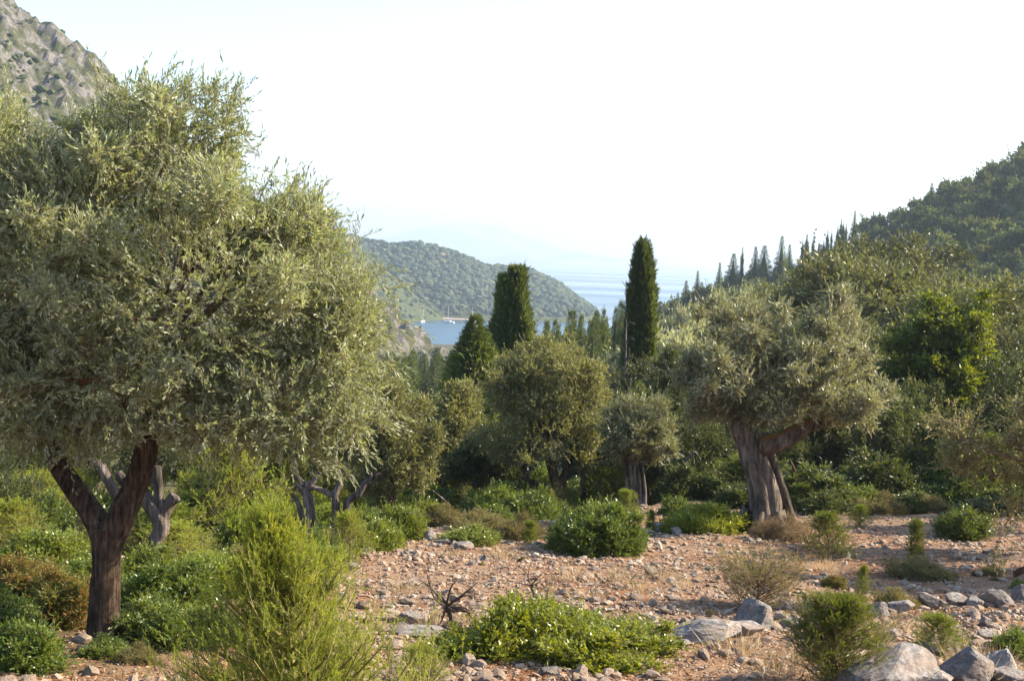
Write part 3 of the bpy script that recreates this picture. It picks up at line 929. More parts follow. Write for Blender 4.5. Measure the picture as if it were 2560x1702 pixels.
px_tree('broadleaf_tree', 'bright yellow-green broadleaf tree catching the sun above the shaded grove', 'tree', 2370, 1262, 44,
        [(2330, 830, 75, 75, 0, 1.3), (2430, 850, 65, 85, 0, 1.2), (2300, 930, 75, 70, -.3, 1.2), (2380, 940, 90, 90, -.4, 1.5), (2360, 1040, 120, 80, -.3, 1.5), (2250, 1010, 60, 70, 0, 1.0), (2450, 780, 35, 45, 0, .7), (2350, 770, 35, 35, 0, .6), (2270, 860, 50, 50, .2, .8), (2480, 950, 60, 80, .2, 1.1), (2430, 1060, 90, 80, 0, 1.2), (2290, 1090, 90, 70, -.2, 1.2), (2250, 940, 40, 50, -.3, .7)], 17, 'lime', 'bark', 7500, 0.12, 0.075, 9, 0.3,
        trunk=[[(2370, 1262), (2368, 1180), (2375, 1080)]], r0=0.24, nsub=70, up=0.2)

# shared oak shapes for the grove
def lib_tree(name, label, cat, group, seed, leaf, bark, h, w, ntw, L, W, nl=8, tl=0.35, trunk_frac=0.35, nm=7):
    rng = np.random.default_rng(seed)
    t = empty(name, (0, 0, 0), label, cat, group)
    ch = h * (1 - trunk_frac)
    lobes = []
    for k in range(nm):
        a = rng.uniform(0, 6.28)
        r = rng.uniform(0, 0.30) * w
        z = h * trunk_frac + ch * rng.uniform(0.25, 0.75)
        lobes.append((math.cos(a) * r, math.sin(a) * r, z, w * rng.uniform(.2, .3), w * rng.uniform(.2, .3), ch * rng.uniform(.22, .34)))
    g = Geo()
    lean = rng.normal(0, 0.25, 2)
    p1 = np.array((lean[0], lean[1], h * trunk_frac * 1.05))
    tube(g, [(0, 0, -0.4), (lean[0] * .3, lean[1] * .2, h * .15), p1, p1 + np.array((lean[0], lean[1], ch * .4))], [h * .034, h * .026, h * .021, h * .008], 9, 18, 0.14, seed, 0, flute=0.08)
    link('trunk', g.mesh(name + ' trunk', [M[bark]], smooth=True), t)
    link('crown', crown_mesh(name + ' crown', rng, lobes, ntw, tl, nl, L, W, [M[leaf], M['twigdark']], up=0.3, nsub=45, twig_r=0.006, inner=0.4, subf=(0.25, 0.45), limbs=[p1], limb_r=h * .013, per=2), t)
    return t

GROVE = 'oaks of the grove around the clearing'
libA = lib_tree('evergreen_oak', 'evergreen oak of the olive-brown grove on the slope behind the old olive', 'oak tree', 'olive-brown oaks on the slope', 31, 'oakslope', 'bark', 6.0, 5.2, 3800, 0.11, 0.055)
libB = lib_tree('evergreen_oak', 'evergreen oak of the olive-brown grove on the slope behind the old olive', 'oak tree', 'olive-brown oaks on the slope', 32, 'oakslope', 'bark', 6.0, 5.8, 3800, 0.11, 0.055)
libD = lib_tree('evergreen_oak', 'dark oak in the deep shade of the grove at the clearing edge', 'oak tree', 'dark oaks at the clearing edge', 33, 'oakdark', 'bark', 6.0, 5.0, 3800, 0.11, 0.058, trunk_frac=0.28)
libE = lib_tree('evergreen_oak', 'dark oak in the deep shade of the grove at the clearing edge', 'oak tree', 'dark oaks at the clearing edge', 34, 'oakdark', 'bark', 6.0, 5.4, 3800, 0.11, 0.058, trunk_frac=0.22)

USED = set()
def place(lib, u, vtop, d, h0=6.0, rz=0.0, wide=1.0, label=None, group=None, sink=0.0, hmin=1.0):
    """stand a shared tree on the ground at distance d so that its top reaches row vtop"""
    p = P(u, vtop, d)
    zb = float(H(p[0], p[1]))
    s = max(hmin, p[2] - zb + sink) / h0
    loc = (p[0], p[1], zb - sink)
    sc = (s * wide, s * wide, s)
    if lib.name not in USED:
        USED.add(lib.name)
        lib.location, lib.rotation_euler, lib.scale = [float(c) for c in loc], (0, 0, rz), sc
        if label:
            lib['label'] = label
        if group:
            lib['group'] = group
        return lib
    return copy_thing(lib, loc, rz, sc, label, group)

for k, (u, v, d, wd) in enumerate([(2130, 590, 78, 1.15), (2040, 640, 82, 1.0), (2230, 650, 72, 1.2), (2330, 660, 75, 1.1), (2430, 690, 62, 1.2), (2530, 670, 64, 1.2), (1930, 720, 86, 1.0), (2120, 770, 60, 1.0),
                                  (1990, 790, 66, 1.0), (2480, 770, 54, 1.1), (1880, 800, 75, 1.0), (2200, 800, 56, 1.0), (1830, 860, 66, 1.0), (1760, 880, 60, .9), (1650, 880, 58, .9), (2600, 720, 60, 1.2), (1900, 1000, 48, 1.0)]):
    lab, grp = (('olive-brown oak on the upper slope just below the ridge cypresses', 'olive-brown oaks below the ridge') if d >= 70 else
                ('olive-brown oak in the gap between the slender cypress and the old olive', 'oaks beside the slender cypress') if u < 1850 else
                ('olive-brown oak rising behind the old olive and the yellow-green broadleaf tree', 'oaks behind the yellow-green tree'))
    place((libA, libB)[k % 2], u, v, d, rz=k * 1.3, wide=wd, label=lab, group=grp)
for k, (u, v, d, wd) in enumerate([(2230, 860, 46, .9), (2300, 930, 42, .9), (2480, 900, 43, 1.0), (2560, 850, 41, 1.0), (2210, 960, 39, .9), (2430, 1000, 40, .9), (2060, 960, 42, .9), (2540, 980, 37, .9), (2640, 900, 38, 1.0), (2140, 1000, 50, 1), (2080, 1040, 46, 1), (2180, 1060, 48, .9), (2270, 1050, 50, .9), (2350, 1060, 47, .9), (2440, 1060, 49, .9), (2520, 1050, 46, .9), (1960, 1080, 52, 1), (2300, 980, 58, 1.1), (2420, 960, 60, 1.1), (2200, 960, 60, 1.1), (2060, 960, 62, 1.1), (2020, 1020, 55, 1), (1790, 980, 52, 1), (1545, 985, 41, .8), (1640, 950, 42, .85), (1740, 990, 40, .8), (1480, 1020, 47, .8), (2020, 900, 45, .9), (2150, 900, 44, .9), (1960, 980, 41, .8), (2440, 880, 48, .9), (1060, 1010, 50, .8), (2760, 880, 24, .9), (3210, 521, 21.5, .8), (2800, 800, 29, 1.0), (2790, 900, 33, 1.0), (2750, 860, 42, 1.0), (2860, 820, 46, 1.1), (2980, 800, 50, 1.1), (2700, 900, 37, .9),  # last oaks of this row stand unseen off frame, to shade grove and clearing
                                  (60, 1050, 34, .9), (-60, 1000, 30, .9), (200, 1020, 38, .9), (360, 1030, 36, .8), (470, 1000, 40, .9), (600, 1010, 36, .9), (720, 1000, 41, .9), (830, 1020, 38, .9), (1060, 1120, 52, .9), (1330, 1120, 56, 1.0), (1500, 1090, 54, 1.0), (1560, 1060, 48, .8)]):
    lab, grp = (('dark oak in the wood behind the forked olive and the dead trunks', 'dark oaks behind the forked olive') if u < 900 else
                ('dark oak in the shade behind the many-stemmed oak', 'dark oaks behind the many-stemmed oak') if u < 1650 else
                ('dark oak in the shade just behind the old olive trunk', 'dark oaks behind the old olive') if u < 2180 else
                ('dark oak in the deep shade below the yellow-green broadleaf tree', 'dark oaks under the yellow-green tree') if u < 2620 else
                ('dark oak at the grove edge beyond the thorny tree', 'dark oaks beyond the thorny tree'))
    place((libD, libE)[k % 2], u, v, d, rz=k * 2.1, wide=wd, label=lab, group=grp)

# --- cypresses and conifers
def column_mesh(name, rng, Hh, prof, n, L, W, mats, lump=0.25, core=0.8, up=1.0, nl=3, lump_s=(2.0, 0.5), origin=(0, 0, 0), whorl=0, ragged=0.0):
    """prof: list of (t, radius)"""
    g = Geo()
    pt = np.array(prof, float)
    t = rng.random(n) ** 0.9
    a = rng.uniform(0, 2 * math.pi, n)
    r = np.interp(t, pt[:, 0], pt[:, 1])
    nz = noise3(np.cos(a) * lump_s[0] + 5, np.sin(a) * lump_s[0] + 5, t * Hh * lump_s[1], 83)
    if whorl:
        r = r * (0.55 + 0.45 * (1 - (t * whorl + 0.3 * nz) % 1.0)) 
    rr = r * (1 + lump * 2 * (nz - 0.5)) * (1 - 0.3 * rng.random(n) ** 2)
    out = np.stack([np.cos(a), np.sin(a), 0 * a], -1)
    pos = out * rr[:, None]
    rag = 1 - ragged * noise3(np.cos(a) * 2.2 + 9, np.sin(a) * 2.2 + 9, Hh, 87)
    pos[:, 2] = t * Hh * rag
    lf = np.clip(r / pt[:, 1].max() * 1.5, .4, 1) * np.where(rng.random(n) < .03, 1.5, 1.0)
    dr = unit(out * (0.45 if not whorl else 1.0) + np.array((0, 0, up)) + rng.normal(0, 0.28, out.shape))
    twig_leaves(g, rng, pos - dr * L * 0.4 * lf[:, None], dr, L * 1.2 * lf, nl, L * lf, W * lf, 0.35, 0, None, 0, 0.6, np.clip(nz * 0.8 + 0.2 * rng.random(n), 0, 1))  # lumps tinted lighter than hollows: a highlight put into the colour
    zz = np.linspace(0.02, 0.90, 14)
    tube(g, [(0, 0, z * Hh) for z in zz], list(np.interp(zz, pt[:, 0], pt[:, 1]) * core * (1 - zz ** 4)), 12, 40, 0.12, 3, 0, 0.1)
    return g.mesh(name, mats, origin)

def trunk_part(root, h, r, mat='bark'):
    g = Geo()
    tube(g, [(0, 0, -0.5), (0, 0, h * 0.5), (0, 0, h)], [r * 1.3, r, r * 0.7], 9, 8, 0.1, 2, 0)
    return link('trunk', g.mesh('trunk', [M[mat]], smooth=True), root)

def cypress(label, u, vtop, d, prof, seed, n, L=0.22, W=0.075, lump=0.22, lean=0.0):
    rng = np.random.default_rng(seed)
    p = P(u, vtop, d)
    zb = float(H(p[0], p[1]))
    h = p[2] - zb
    t = empty('cypress', (p[0], p[1], zb), label, 'cypress')
    trunk_part(t, h * 0.3, 0.14)
    link('crown', column_mesh('cypress crown', rng, h, prof, n, L, W, [M['cypress']], lump, 0.72, lump_s=(2.8, 0.45), ragged=0.05), t)
    t.rotation_euler = (0, lean, 0)
    return t
d1 = 60
cypress('tall slender cypress column standing alone against the sea', 1610, 588, d1, [(0, .4), (.1, .56), (.3, .60), (.46, .56), (.63, .49), (.8, .39), (.9, .31), (.97, .23), (1, .08)], 51, 15000, 0.24, 0.08, 0.55)
d2 = 64
cyp2 = cypress('broad cypress with a blunt double top below the headland', 1283, 672, d2, [(0, .5), (.1, .95), (.35, 1.10), (.52, 1.06), (.62, .92), (.73, .78), (.83, .56), (.9, .40), (.95, .24), (1, .06)], 52, 15000, 0.28, 0.09, 0.55)
for ox, hh in ((-.24, -.42), (.22, -.02)):
    k_ = link('leader', column_mesh('cypress leader', np.random.default_rng(54), 2.3, [(0, .2), (.4, .30), (.8, .26), (.96, .18), (1, .05)], 1500, 0.26, 0.085, [M['cypress']], 0.3, .6), cyp2)
    k_.location = (ox, 0, P(1283, 672, d2)[2] - cyp2.location[2] - 2.3 + hh)
rng = np.random.default_rng(53)
p = P(1190, 790, 56)
zb = float(H(p[0], p[1]))
t = empty('cypress', (p[0], p[1], zb), 'dark ragged cypress with spreading layers beside the blunt-topped cypress', 'cypress')
trunk_part(t, 4, .14)
link('crown', column_mesh('ragged cypress crown', rng, p[2] - zb, [(0, .8), (.3, 1.0), (.55, .85), (.75, .62), (.9, .42), (1, .1)], 7000, 0.28, 0.09, [M['cypress']], 0.45, 0.6, 0.35, 3, (1.5, 0.9)), t)

# shared conifers
def lib_conifer(name, label, group, seed, h, prof, n, L, W, whorl=0, up=0.9, lump=.25):
    rng = np.random.default_rng(seed)
    t = empty(name, (0, 0, 0), label, 'conifer' if name != 'cypress' else 'cypress', group)
    trunk_part(t, h * 0.3, h * .014)
    link('crown', column_mesh(name + ' crown', rng, h, prof, n, L, W, [M['cypress']], lump, 0.7 if not whorl else 0.6, up, 2, (2.0, 0.4), whorl=whorl), t)
    return t
PROF_C = [(0, 1.2), (.15, 2.0), (.4, 1.7), (.7, .95), (.9, .35), (1, .03)]
PROF_S = [(0, .4), (.15, .75), (.5, .72), (.8, .45), (1, .04)]
VAL = 'conifers in the valley'
conA = lib_conifer('conifer', 'pointed conifer among the dark crowd filling the valley', VAL, 61, 10, PROF_C, 2800, 0.48, 0.16, whorl=11, up=0.25)
conB = lib_conifer('conifer', 'pointed conifer among the dark crowd filling the valley', VAL, 62, 10, [(0, 1.0), (.2, 1.7), (.5, 1.4), (.8, .6), (1, .04)], 2800, 0.48, 0.16, whorl=9, up=0.45, lump=.3)
cypS = lib_conifer('cypress', 'slim cypress spire among the valley conifers', 'cypress spires in the valley', 63, 10, PROF_S, 1200, 0.55, 0.18)

def place_at(lib, x, y, h, h0=10.0, rz=0.0, wide=1.0, label=None, group=None):
    zb = float(H(x, y)) - 0.3
    s = h / h0
    if lib.name not in USED:
        USED.add(lib.name)
        lib.location, lib.rotation_euler, lib.scale = (float(x), float(y), zb), (0, 0, rz), (s * wide, s * wide, s)
        return lib
    return copy_thing(lib, (x, y, zb), rz, (s * wide, s * wide, s), label, group)

# valley conifers seen between the trees
rng = np.random.default_rng(64)
cnt = 0
for k in range(900):
    u = rng.uniform(930, 1760)
    d = 95 * (520 / 95) ** rng.random()
    p = P(u, 800, d)
    x, y = p[0], p[1]
    if cnt >= 170:
        break
    if noise3(x * 0.03, y * 0.02, 0, 91) < 0.40:
        continue
    h = rng.uniform(6, 11)
    # keep the tops below the bay and the sea as in the photograph
    vlim = np.interp(u, [930, 1000, 1090, 1150, 1240, 1350, 1440, 1560, 1640, 1760], [880, 868, 866, 856, 790, 775, 755, 725, 705, 680]) + rng.uniform(0, 45)
    ztop = P(u, vlim, d)[2]
    h = min(h, ztop - float(H(x, y)))
    if h < 4:
        continue
    place_at((conA, conB, conA, cypS)[int(rng.integers(4))], x, y, h, rz=rng.uniform(0, 6), wide=rng.uniform(.8, 1.25) * min(1.5, 8.0 / h))
    cnt += 1

for k in range(46):
    u = rng.uniform(1330, 1600) if k < 30 else rng.uniform(960, 1180)
    d = rng.uniform(125, 175) if k < 30 else rng.uniform(170, 240)
    vt = (np.interp(u, [1330, 1400, 1500, 1560, 1640, 1760], [812, 770, 775, 745, 730, 700]) if k < 30 else np.interp(u, [960, 1060, 1180], [895, 880, 868])) + rng.uniform(-6, 50)
    p = P(u, vt, d)
    h = p[2] - float(H(p[0], p[1]))
    if h > 3:
        place_at((conA, conB, conB, cypS)[int(rng.integers(4))], p[0], p[1], min(h, 17), rz=rng.uniform(0, 6), wide=rng.uniform(.55, .85) * min(1.2, 10.0 / h))

# conifers and cypresses that stand up from the ridge of the wooded hillside
RIDGE = 'conifers along the ridge of the wooded hillside'
for k, (u, v, d, hh, kind, wd) in enumerate([(1745, 675, 330, 11, 0, 1.0), (1716, 700, 320, 8, 1, .8), (1695, 730, 310, 6, 0, .8), (1800, 655, 335, 13, 1, 1.0), (1835, 632, 335, 16, 1, 1.2), (1857, 618, 340, 16, 2, 1.0), (1890, 615, 340, 15, 1, 1.3), (1912, 612, 335, 16, 0, 1.3),
                                             (1956, 588, 330, 18, 0, 1.0), (1975, 610, 335, 13, 1, 1.0), (2007, 600, 345, 14, 2, 1.0), (2018, 586, 345, 17, 2, 1.3), (2034, 590, 350, 14, 2, .9), (2048, 598, 350, 10, 2, .8), (2060, 600, 352, 10, 2, .8), (2070, 576, 352, 14, 2, 1.0), (2080, 574, 352, 13, 2, .8),
                                             (2095, 565, 355, 12, 2, .8), (2104, 548, 360, 14, 2, 1.1), (2110, 550, 360, 13, 2, .8), (2138, 525, 365, 14, 0, 1.0), (2185, 520, 368, 9, 2, .5), (2330, 456, 385, 9, 1, .9), (2278, 492, 380, 7, 2, .6), (2116, 560, 362, 10, 2, .9)] + [(1650 + k_ * 31 + (k_ * 17) % 13, float(np.interp(1650 + k_ * 31, [1650, 1750, 1850, 1950, 2050, 2150, 2300], [765, 712, 690, 668, 622, 575, 490])) + (k_ * 29) % 17 - 14, 340, 9, (k_ * 5) % 2, .9) for k_ in range(17)]):
    ds_ = np.linspace(300, 440, 60)
    ang = (H(ray(u, v)[0] * ds_, ds_) - CAMZ) / ds_
    d = float(ds_[np.argmax(ang)]) - 6
    p = P(u, v, d)
    zb = float(H(p[0], p[1]))
    h = p[2] - zb
    lib = (conA, conB, cypS)[kind]
    lab = ('dark conifer standing up from the ridge of the wooded hillside', 'slim cypress spire on the ridge of the wooded hillside')[kind == 2]
    wr = wd * (.5 if kind == 2 else 1.05) * (.75 + .6 * ((k * 37) % 10) / 10)
    c = copy_thing(lib, (p[0], p[1], zb - .3), k * 1.7, (wr, wr, float(np.clip(h, 5, 19)) / 10), lab, (RIDGE, 'cypress spires along the ridge')[kind == 2])

# trees that cover the hillside
HILL = 'trees covering the wooded hillside'
def lib_far(seed, leaf='farleaf'):
    rng = np.random.default_rng(seed)
    t = empty('hillside_tree', (0, 0, 0), 'rounded tree in the wood covering the steep hillside', 'tree', HILL)
    g = Geo()
    tube(g, [(0, 0, -1), (0.1, 0, 1.5), (0, .1, 3)], [.2, .16, .1], 6, 5, .1, 1, 0)
    link('trunk', g.mesh('hillside trunk', [M['bark']], smooth=True), t)
    lobes = [(rng.normal(0, .8), rng.normal(0, .8), 3 + rng.normal(0, .4), 1.5, 1.5, 1.2) for k in range(4)]
    link('crown', crown_mesh('hillside crown', rng, lobes, 420, 0.7, 4, 0.55, 0.36, [M[leaf], M['twigdark']], up=.4, nsub=14, twig_r=.02, inner=.4, subf=(.3, .5)), t)
    return t
fars = [lib_far(71), lib_far(72), lib_far(73), lib_far(74, 'oakslope')]
rng = np.random.default_rng(75)
n = 0
tries = 0
pts = []
while n < 300 and tries < 12000:
    tries += 1
    u = rng.uniform(1640, 2640)
    d = 110 * (420 / 110) ** (rng.random() ** 0.55)
    x = ray(u, 700)[0] * d
    z = float(H(x, d))
    v = 851 - 0  # row is not needed: the hillside itself decides what shows
    if any((x - a) ** 2 + (d - b) ** 2 < (3.2 + 0.006 * d) ** 2 for a, b in pts):
        continue
    if H(x, d) - CAMZ < -0.085 * d - 3:
        continue
    pts.append((x, d))
    s = rng.uniform(1.0, 1.7) * (0.85 + 0.25 * (d / 400))
    ki = int(rng.integers(3)) if d > 200 or rng.random() < .4 else 3
    lib = fars[ki]
    if lib.name not in USED:
        USED.add(lib.name)
        lib.location, lib.scale = (x, d, z - .4), (s, s, s * .95)
    else:
        copy_thing(lib, (x, d, z - .4), rng.uniform(0, 6), (s, s, s * rng.uniform(.85, 1.15)))
    n += 1
t = empty('olive_tree', (0, 0, 0), 'unplaced', 'olive tree')
rng = np.random.default_rng(79)
g = Geo()
tube(g, [(0, 0, -1), (0.1, 0, 1.0), (0, .1, 2)], [.25, .2, .1], 6, 5, .1, 1, 0)
link('trunk', g.mesh('slope olive trunk', [M['bark']], smooth=True), t)
lobes = [(rng.normal(0, .7), rng.normal(0, .7), 2.4 + rng.normal(0, .35), 1.2, 1.2, 1.1) for k in range(5)]
link('crown', crown_mesh('slope olive crown', rng, lobes, 1500, 0.5, 6, 0.26, 0.11, [M['olive2'], M['twigdark']], up=.3, nsub=30, twig_r=.012, inner=.4, subf=(.25, .45)), t)
for k, (u, v, d, hh) in enumerate([(1690, 775, 150, 5), (1735, 768, 160, 5), (1665, 820, 135, 5), (1790, 745, 165, 5.5), (1840, 730, 170, 5.5), (1870, 745, 150, 5), (1760, 800, 140, 5), (1620, 850, 130, 4.5), (1710, 830, 125, 4.5)]):
    p = P(u, v, d)
    zb = float(H(p[0], p[1]))
    s_ = max(p[2] - zb, 3.5) / 3.9
    o_ = t if k == 0 else copy_thing(t, (0, 0, 0))
    o_.location, o_.rotation_euler, o_.scale = (float(p[0]), float(p[1]), zb), (0, 0, k * 1.9), (min(s_, 1.5), min(s_, 1.5), s_)
    o_['label'] = 'pale grey-green olive on the slope below the ridge conifers'
    o_['group'] = 'pale olives below the ridge'

# the rest of that wood, too far back or too low to single out
scatter_forest('hillside_wood', 4500, (-60, 260), (85, 470), H, (1.0, 2.3), 76, M['farleaf'],
               lambda x, y, z, r: (x > 4 + 0.02 * y) | ((y > 110) & (x > -0.13 * y - 5)), 'dark undergrowth and treetops packed between the hillside trees', 'wood', 0.85, lift=.2)

# ------------------------------------------------------------------ shrubs
def bushy(name, rng, w, h, ntw, tl, nl, L, W, mats, up=0.5, spread=0.8, nsub=34, flat=0.5, depth=None, subf=(0.2, 0.38)):
    """low rounded shrub: (foliage mesh, stems mesh), origin at the ground"""
    dp = depth or w * 0.8
    mains = [(0, 0, h * 0.28, w * .30, dp * .30, h * .62)]
    for k in range(8):
        a = k * 0.785 + rng.uniform(-.3, .3)
        q = rng.uniform(.20, .34)
        r = rng.uniform(.15, .24)
        mains.append((math.cos(a) * w * q, math.sin(a) * dp * q, h * rng.uniform(.12, .30), w * r, dp * r, h * rng.uniform(.28, .52)))
    lobes = np.array(mains)
    g = Geo()
    subs = sublobes(rng, lobes, nsub, subf, 0.65, 0.9)
    allb = np.vstack([lobes * np.array([1, 1, 1, .85, .85, .85]), subs])
    pos, out, k = lobe_points(rng, allb, int(ntw * 1.5), 0.45, 0.5, 1.6, len(lobes))
    kp = pos[:, 2] > 0.02 * h
    pos, out, k = pos[kp][:ntw], out[kp][:ntw], k[kp][:ntw]
    dr = unit(out * 0.8 + np.array((0, 0, up)) + rng.normal(0, 0.5, out.shape))
    lt = rng.random(len(allb))
    tln = tl * np.where(rng.random(len(pos)) < .10, rng.uniform(1.5, 2.6, len(pos)), rng.uniform(.6, 1.1, len(pos)))
    twig_leaves(g, rng, pos - dr * tln[:, None] * 0.35, dr, tln, nl, L, W, spread, 0, 1, max(0.0015, tl * 0.012), 0.6, np.clip(.5 * lt[k] + .5 * rng.random(len(k)), 0, 1))
    fol = g.mesh(name + ' foliage', mats, smooth_mats=[1])
    g = Geo()
    for b in lobes[1:]:
        tube(g, [(b[0] * .15, b[1] * .15, -0.05), (b[0] * .5, b[1] * .5, h * .25), b[:3]], [w * .016, w * .011, w * .005], 6, 6, 0.1, 1, 0)
    return fol, g.mesh(name + ' stems', [mats[1]], smooth=True)

def needle_bush(name, rng, w, h, nb, mats, nlen=0.035, nw=0.008, twl=0.16, tw_per=9, nl=16, taper=0.75, lift=0.9, bare=0.0, wob=0.05, spread=0.5, pw=1.0):
    """juniper: a stem, ascending branches, feathery sprays"""
    g, gs = Geo(), Geo()
    stem = spline([(0, 0, -0.05), (rng.normal(0, wob) * w, rng.normal(0, wob) * w, h * .35), (rng.normal(0, wob) * w, rng.normal(0, wob) * w, h * .7), (rng.normal(0, wob) * w * .5, 0, h * .97)], 24)
    tube(gs, stem[::3], [w * .03, w * .02, w * .012, w * .004], 7, 20, .1, 1, 0)
    O, D, T = [], [], []
    for b in range(nb):
        t = bare + (1 - bare) * ((b + rng.random()) / nb) ** pw
        s0 = stem[min(23, int(t * 0.93 * 23))]
        a = b * 2.4 + rng.normal(0, .4)
        ln = w * 0.5 * max(.12, (1 - t) ** taper) * rng.uniform(.75, 1.2)
        od = np.array((math.cos(a), math.sin(a), 0))
        e = s0 + od * ln + np.array((0, 0, ln * lift * rng.uniform(.6, 1.2)))
        m = (s0 + e) / 2 + od * ln * .12
        pb = spline([s0, m, e], 10)
        tube(gs, [s0, m, e], [w * .006, w * .004, w * .0015], 4, 6, 0, 0, 0)
        bt = rng.random()
        for q in range(max(3, tw_per // 4)):
            f = rng.uniform(.12, 1.0)
            i = int(f * 9)
            tang = unit(pb[min(9, i + 1)] - pb[max(0, i - 1)])
            bd = unit(tang * .75 + np.array((0, 0, .35)) + rng.normal(0, .5, 3))
            bl = ln * rng.uniform(.18, .42) + twl * .3
            if q % 2 == 0:
                thin_twigs(gs, pb[i][None], (pb[i] + bd * bl)[None], w * .0022, 0)
            for z in range(5):
                O.append(pb[i] + bd * bl * (z + rng.random()) / 5)
                D.append(unit(bd * .7 + np.array((0, 0, .35)) + rng.normal(0, .45, 3)))
                T.append(np.clip(.4 * bt + .3 * f + .3 * rng.random(), 0, 1))
    O.append(stem[-2]); D.append(np.array((0, 0, 1.0))); T.append(.8)
    twig_leaves(g, rng, np.array(O), np.array(D), twl, nl, nlen, nw, spread, 0, 1, 0.0016, 0.65, np.array(T))
    return g.mesh(name + ' needles', mats, smooth_mats=[1]), gs.mesh(name + ' stems', [mats[1]], smooth=True)

def shrub_thing(name, meshes, label, cat, group=None):
    t = empty(name, (0, 0, 0), label, cat, group)
    link('foliage', meshes[0], t)
    link('stem', meshes[1], t)
    return t

RS = np.random.default_rng(101)
LIB = {}
def reg(key, name, cat, w, h, meshes):
    LIB[key] = (shrub_thing(name, meshes, 'unplaced', cat), w, h)

T1 = [M['lentisk'], M['twig']]
T2 = [M['lentiskdark'], M['twig']]
for k in range(3):
    reg('len%d' % k, 'lentisk_shrub', 'shrub', 1.0, .62, bushy('lentisk', RS, 1.0, .62, 1750, .12, 10, .040, .019, T1, .6))
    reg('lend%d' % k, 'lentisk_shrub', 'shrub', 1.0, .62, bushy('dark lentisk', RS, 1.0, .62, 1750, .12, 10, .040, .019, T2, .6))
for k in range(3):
    reg('und%d' % k, 'shade_bush', 'shrub', 1.0, .8, bushy('shade bush', RS, 1.0, .8, 1500, .14, 9, .05, .026, [M['oakdark'], M['twigdark']], .4))  # darker oak leaf reused: grove shade put into the foliage colour
for k in range(2):
    reg('sage%d' % k, 'grey_shrub', 'shrub', 1.0, .5, bushy('sage', RS, 1.0, .5, 2200, .10, 10, .028, .010, [M['sage'], M['twig']], .7))
    reg('dry%d' % k, 'dry_shrub', 'shrub', 1.0, .6, bushy('dry shrub', RS, 1.0, .6, 1500, .14, 8, .022, .009, [M['dry'], M['twig']], .6))
    reg('rust%d' % k, 'reddish_shrub', 'shrub', 1.0, .7, bushy('reddish shrub', RS, 1.0, .7, 2000, .12, 9, .034, .016, [M['rust'], M['twig']], .6))
    reg('jun%d' % k, 'juniper_bush', 'juniper', .7, 1.0, needle_bush('juniper', RS, .7, 1.0, 90, [M['juniperdark'], M['twig']], .028, .008, .10, 12, 13, .6, .9))
    reg('junb%d' % k, 'juniper_bush', 'juniper', .9, 1.0, needle_bush('bright juniper', RS, .9, 1.0, 90, [M['juniper'], M['twig']], .03, .008, .11, 12, 13, .6, .9))
reg('spire', 'cypress_sapling', 'sapling', .28, 1.0, needle_bush('sapling', RS, .28, 1.0, 80, [M['juniperdark'], M['twig']], .028, .008, .09, 9, 13, .35, 1.6))
reg('gorse', 'grey_green_shrub', 'shrub', 1.0, .75, needle_bush('spiny shrub', RS, 1.1, .62, 80, [M['sage'], M['twig']], .03, .008, .2, 12, 12, .12, .9, 0, .05, .45))

def shrub(key, u, vb, wpx, hpx, label, group=None, rz=None, d=None, name=None):
    root, w0, h0 = LIB[key]
    p = G(u, vb) if d is None else np.array(P(u, vb, d))
    p[2] = float(H(p[0], p[1])) - 0.02
    s = S(1, p[1])
    wpx *= 1.14
    sc = (wpx * s / w0, wpx * s / w0, hpx * s / h0)
    rz = RS.uniform(0, 6.28) if rz is None else rz
    if key not in USED:
        USED.add(key)
        root.location, root.rotation_euler, root.scale = [float(c) for c in p], (0, 0, rz), sc
        root['label'] = label
        if group:
            root['group'] = group
        return root
    return copy_thing(root, p, rz, sc, label, group)

def own(key, name, cat, meshes, w, h):
    LIB[key] = (shrub_thing(name, meshes, 'unplaced', cat), w, h)

# individually shaped shrubs
own('mound', 'lentisk_shrub', 'shrub', bushy('bright lentisk mound', RS, 2.2, .62, 6500, .13, 11, .040, .020, [M['lentiskbright'], M['twig']], .8, nsub=70, depth=1.5, subf=(.12, .25)), 2.2, .62)
own('dome', 'lentisk_shrub', 'shrub', bushy('lentisk dome', RS, 1.9, 1.0, 6000, .15, 10, .046, .024, [M['lentiskdark'], M['twig']], .55, nsub=70, subf=(.12, .24)), 1.9, 1.0)
own('euph', 'spurge_shrub', 'shrub', bushy('spurge', RS, 1.7, .72, 4200, .14, 11, .05, .018, [M['lentiskbright'], M['twig']], .8, nsub=60, subf=(.12, .26)), 1.7, .72)
own('fore', 'juniper_sapling', 'juniper', needle_bush('foreground juniper', RS, 2.1, 1.55, 220, [M['juniper'], M['stemgreen']], .026, .0058, .090, 32, 15, 1.0, .55, 0, .03, .75, 1.45), 1.60, 1.55)
own('jbig', 'juniper_bush', 'juniper', needle_bush('juniper cone', RS, .85, .92, 190, [M['juniperdark'], M['twig']], .022, .0055, .075, 20, 16, .55, .9), .85, .92)

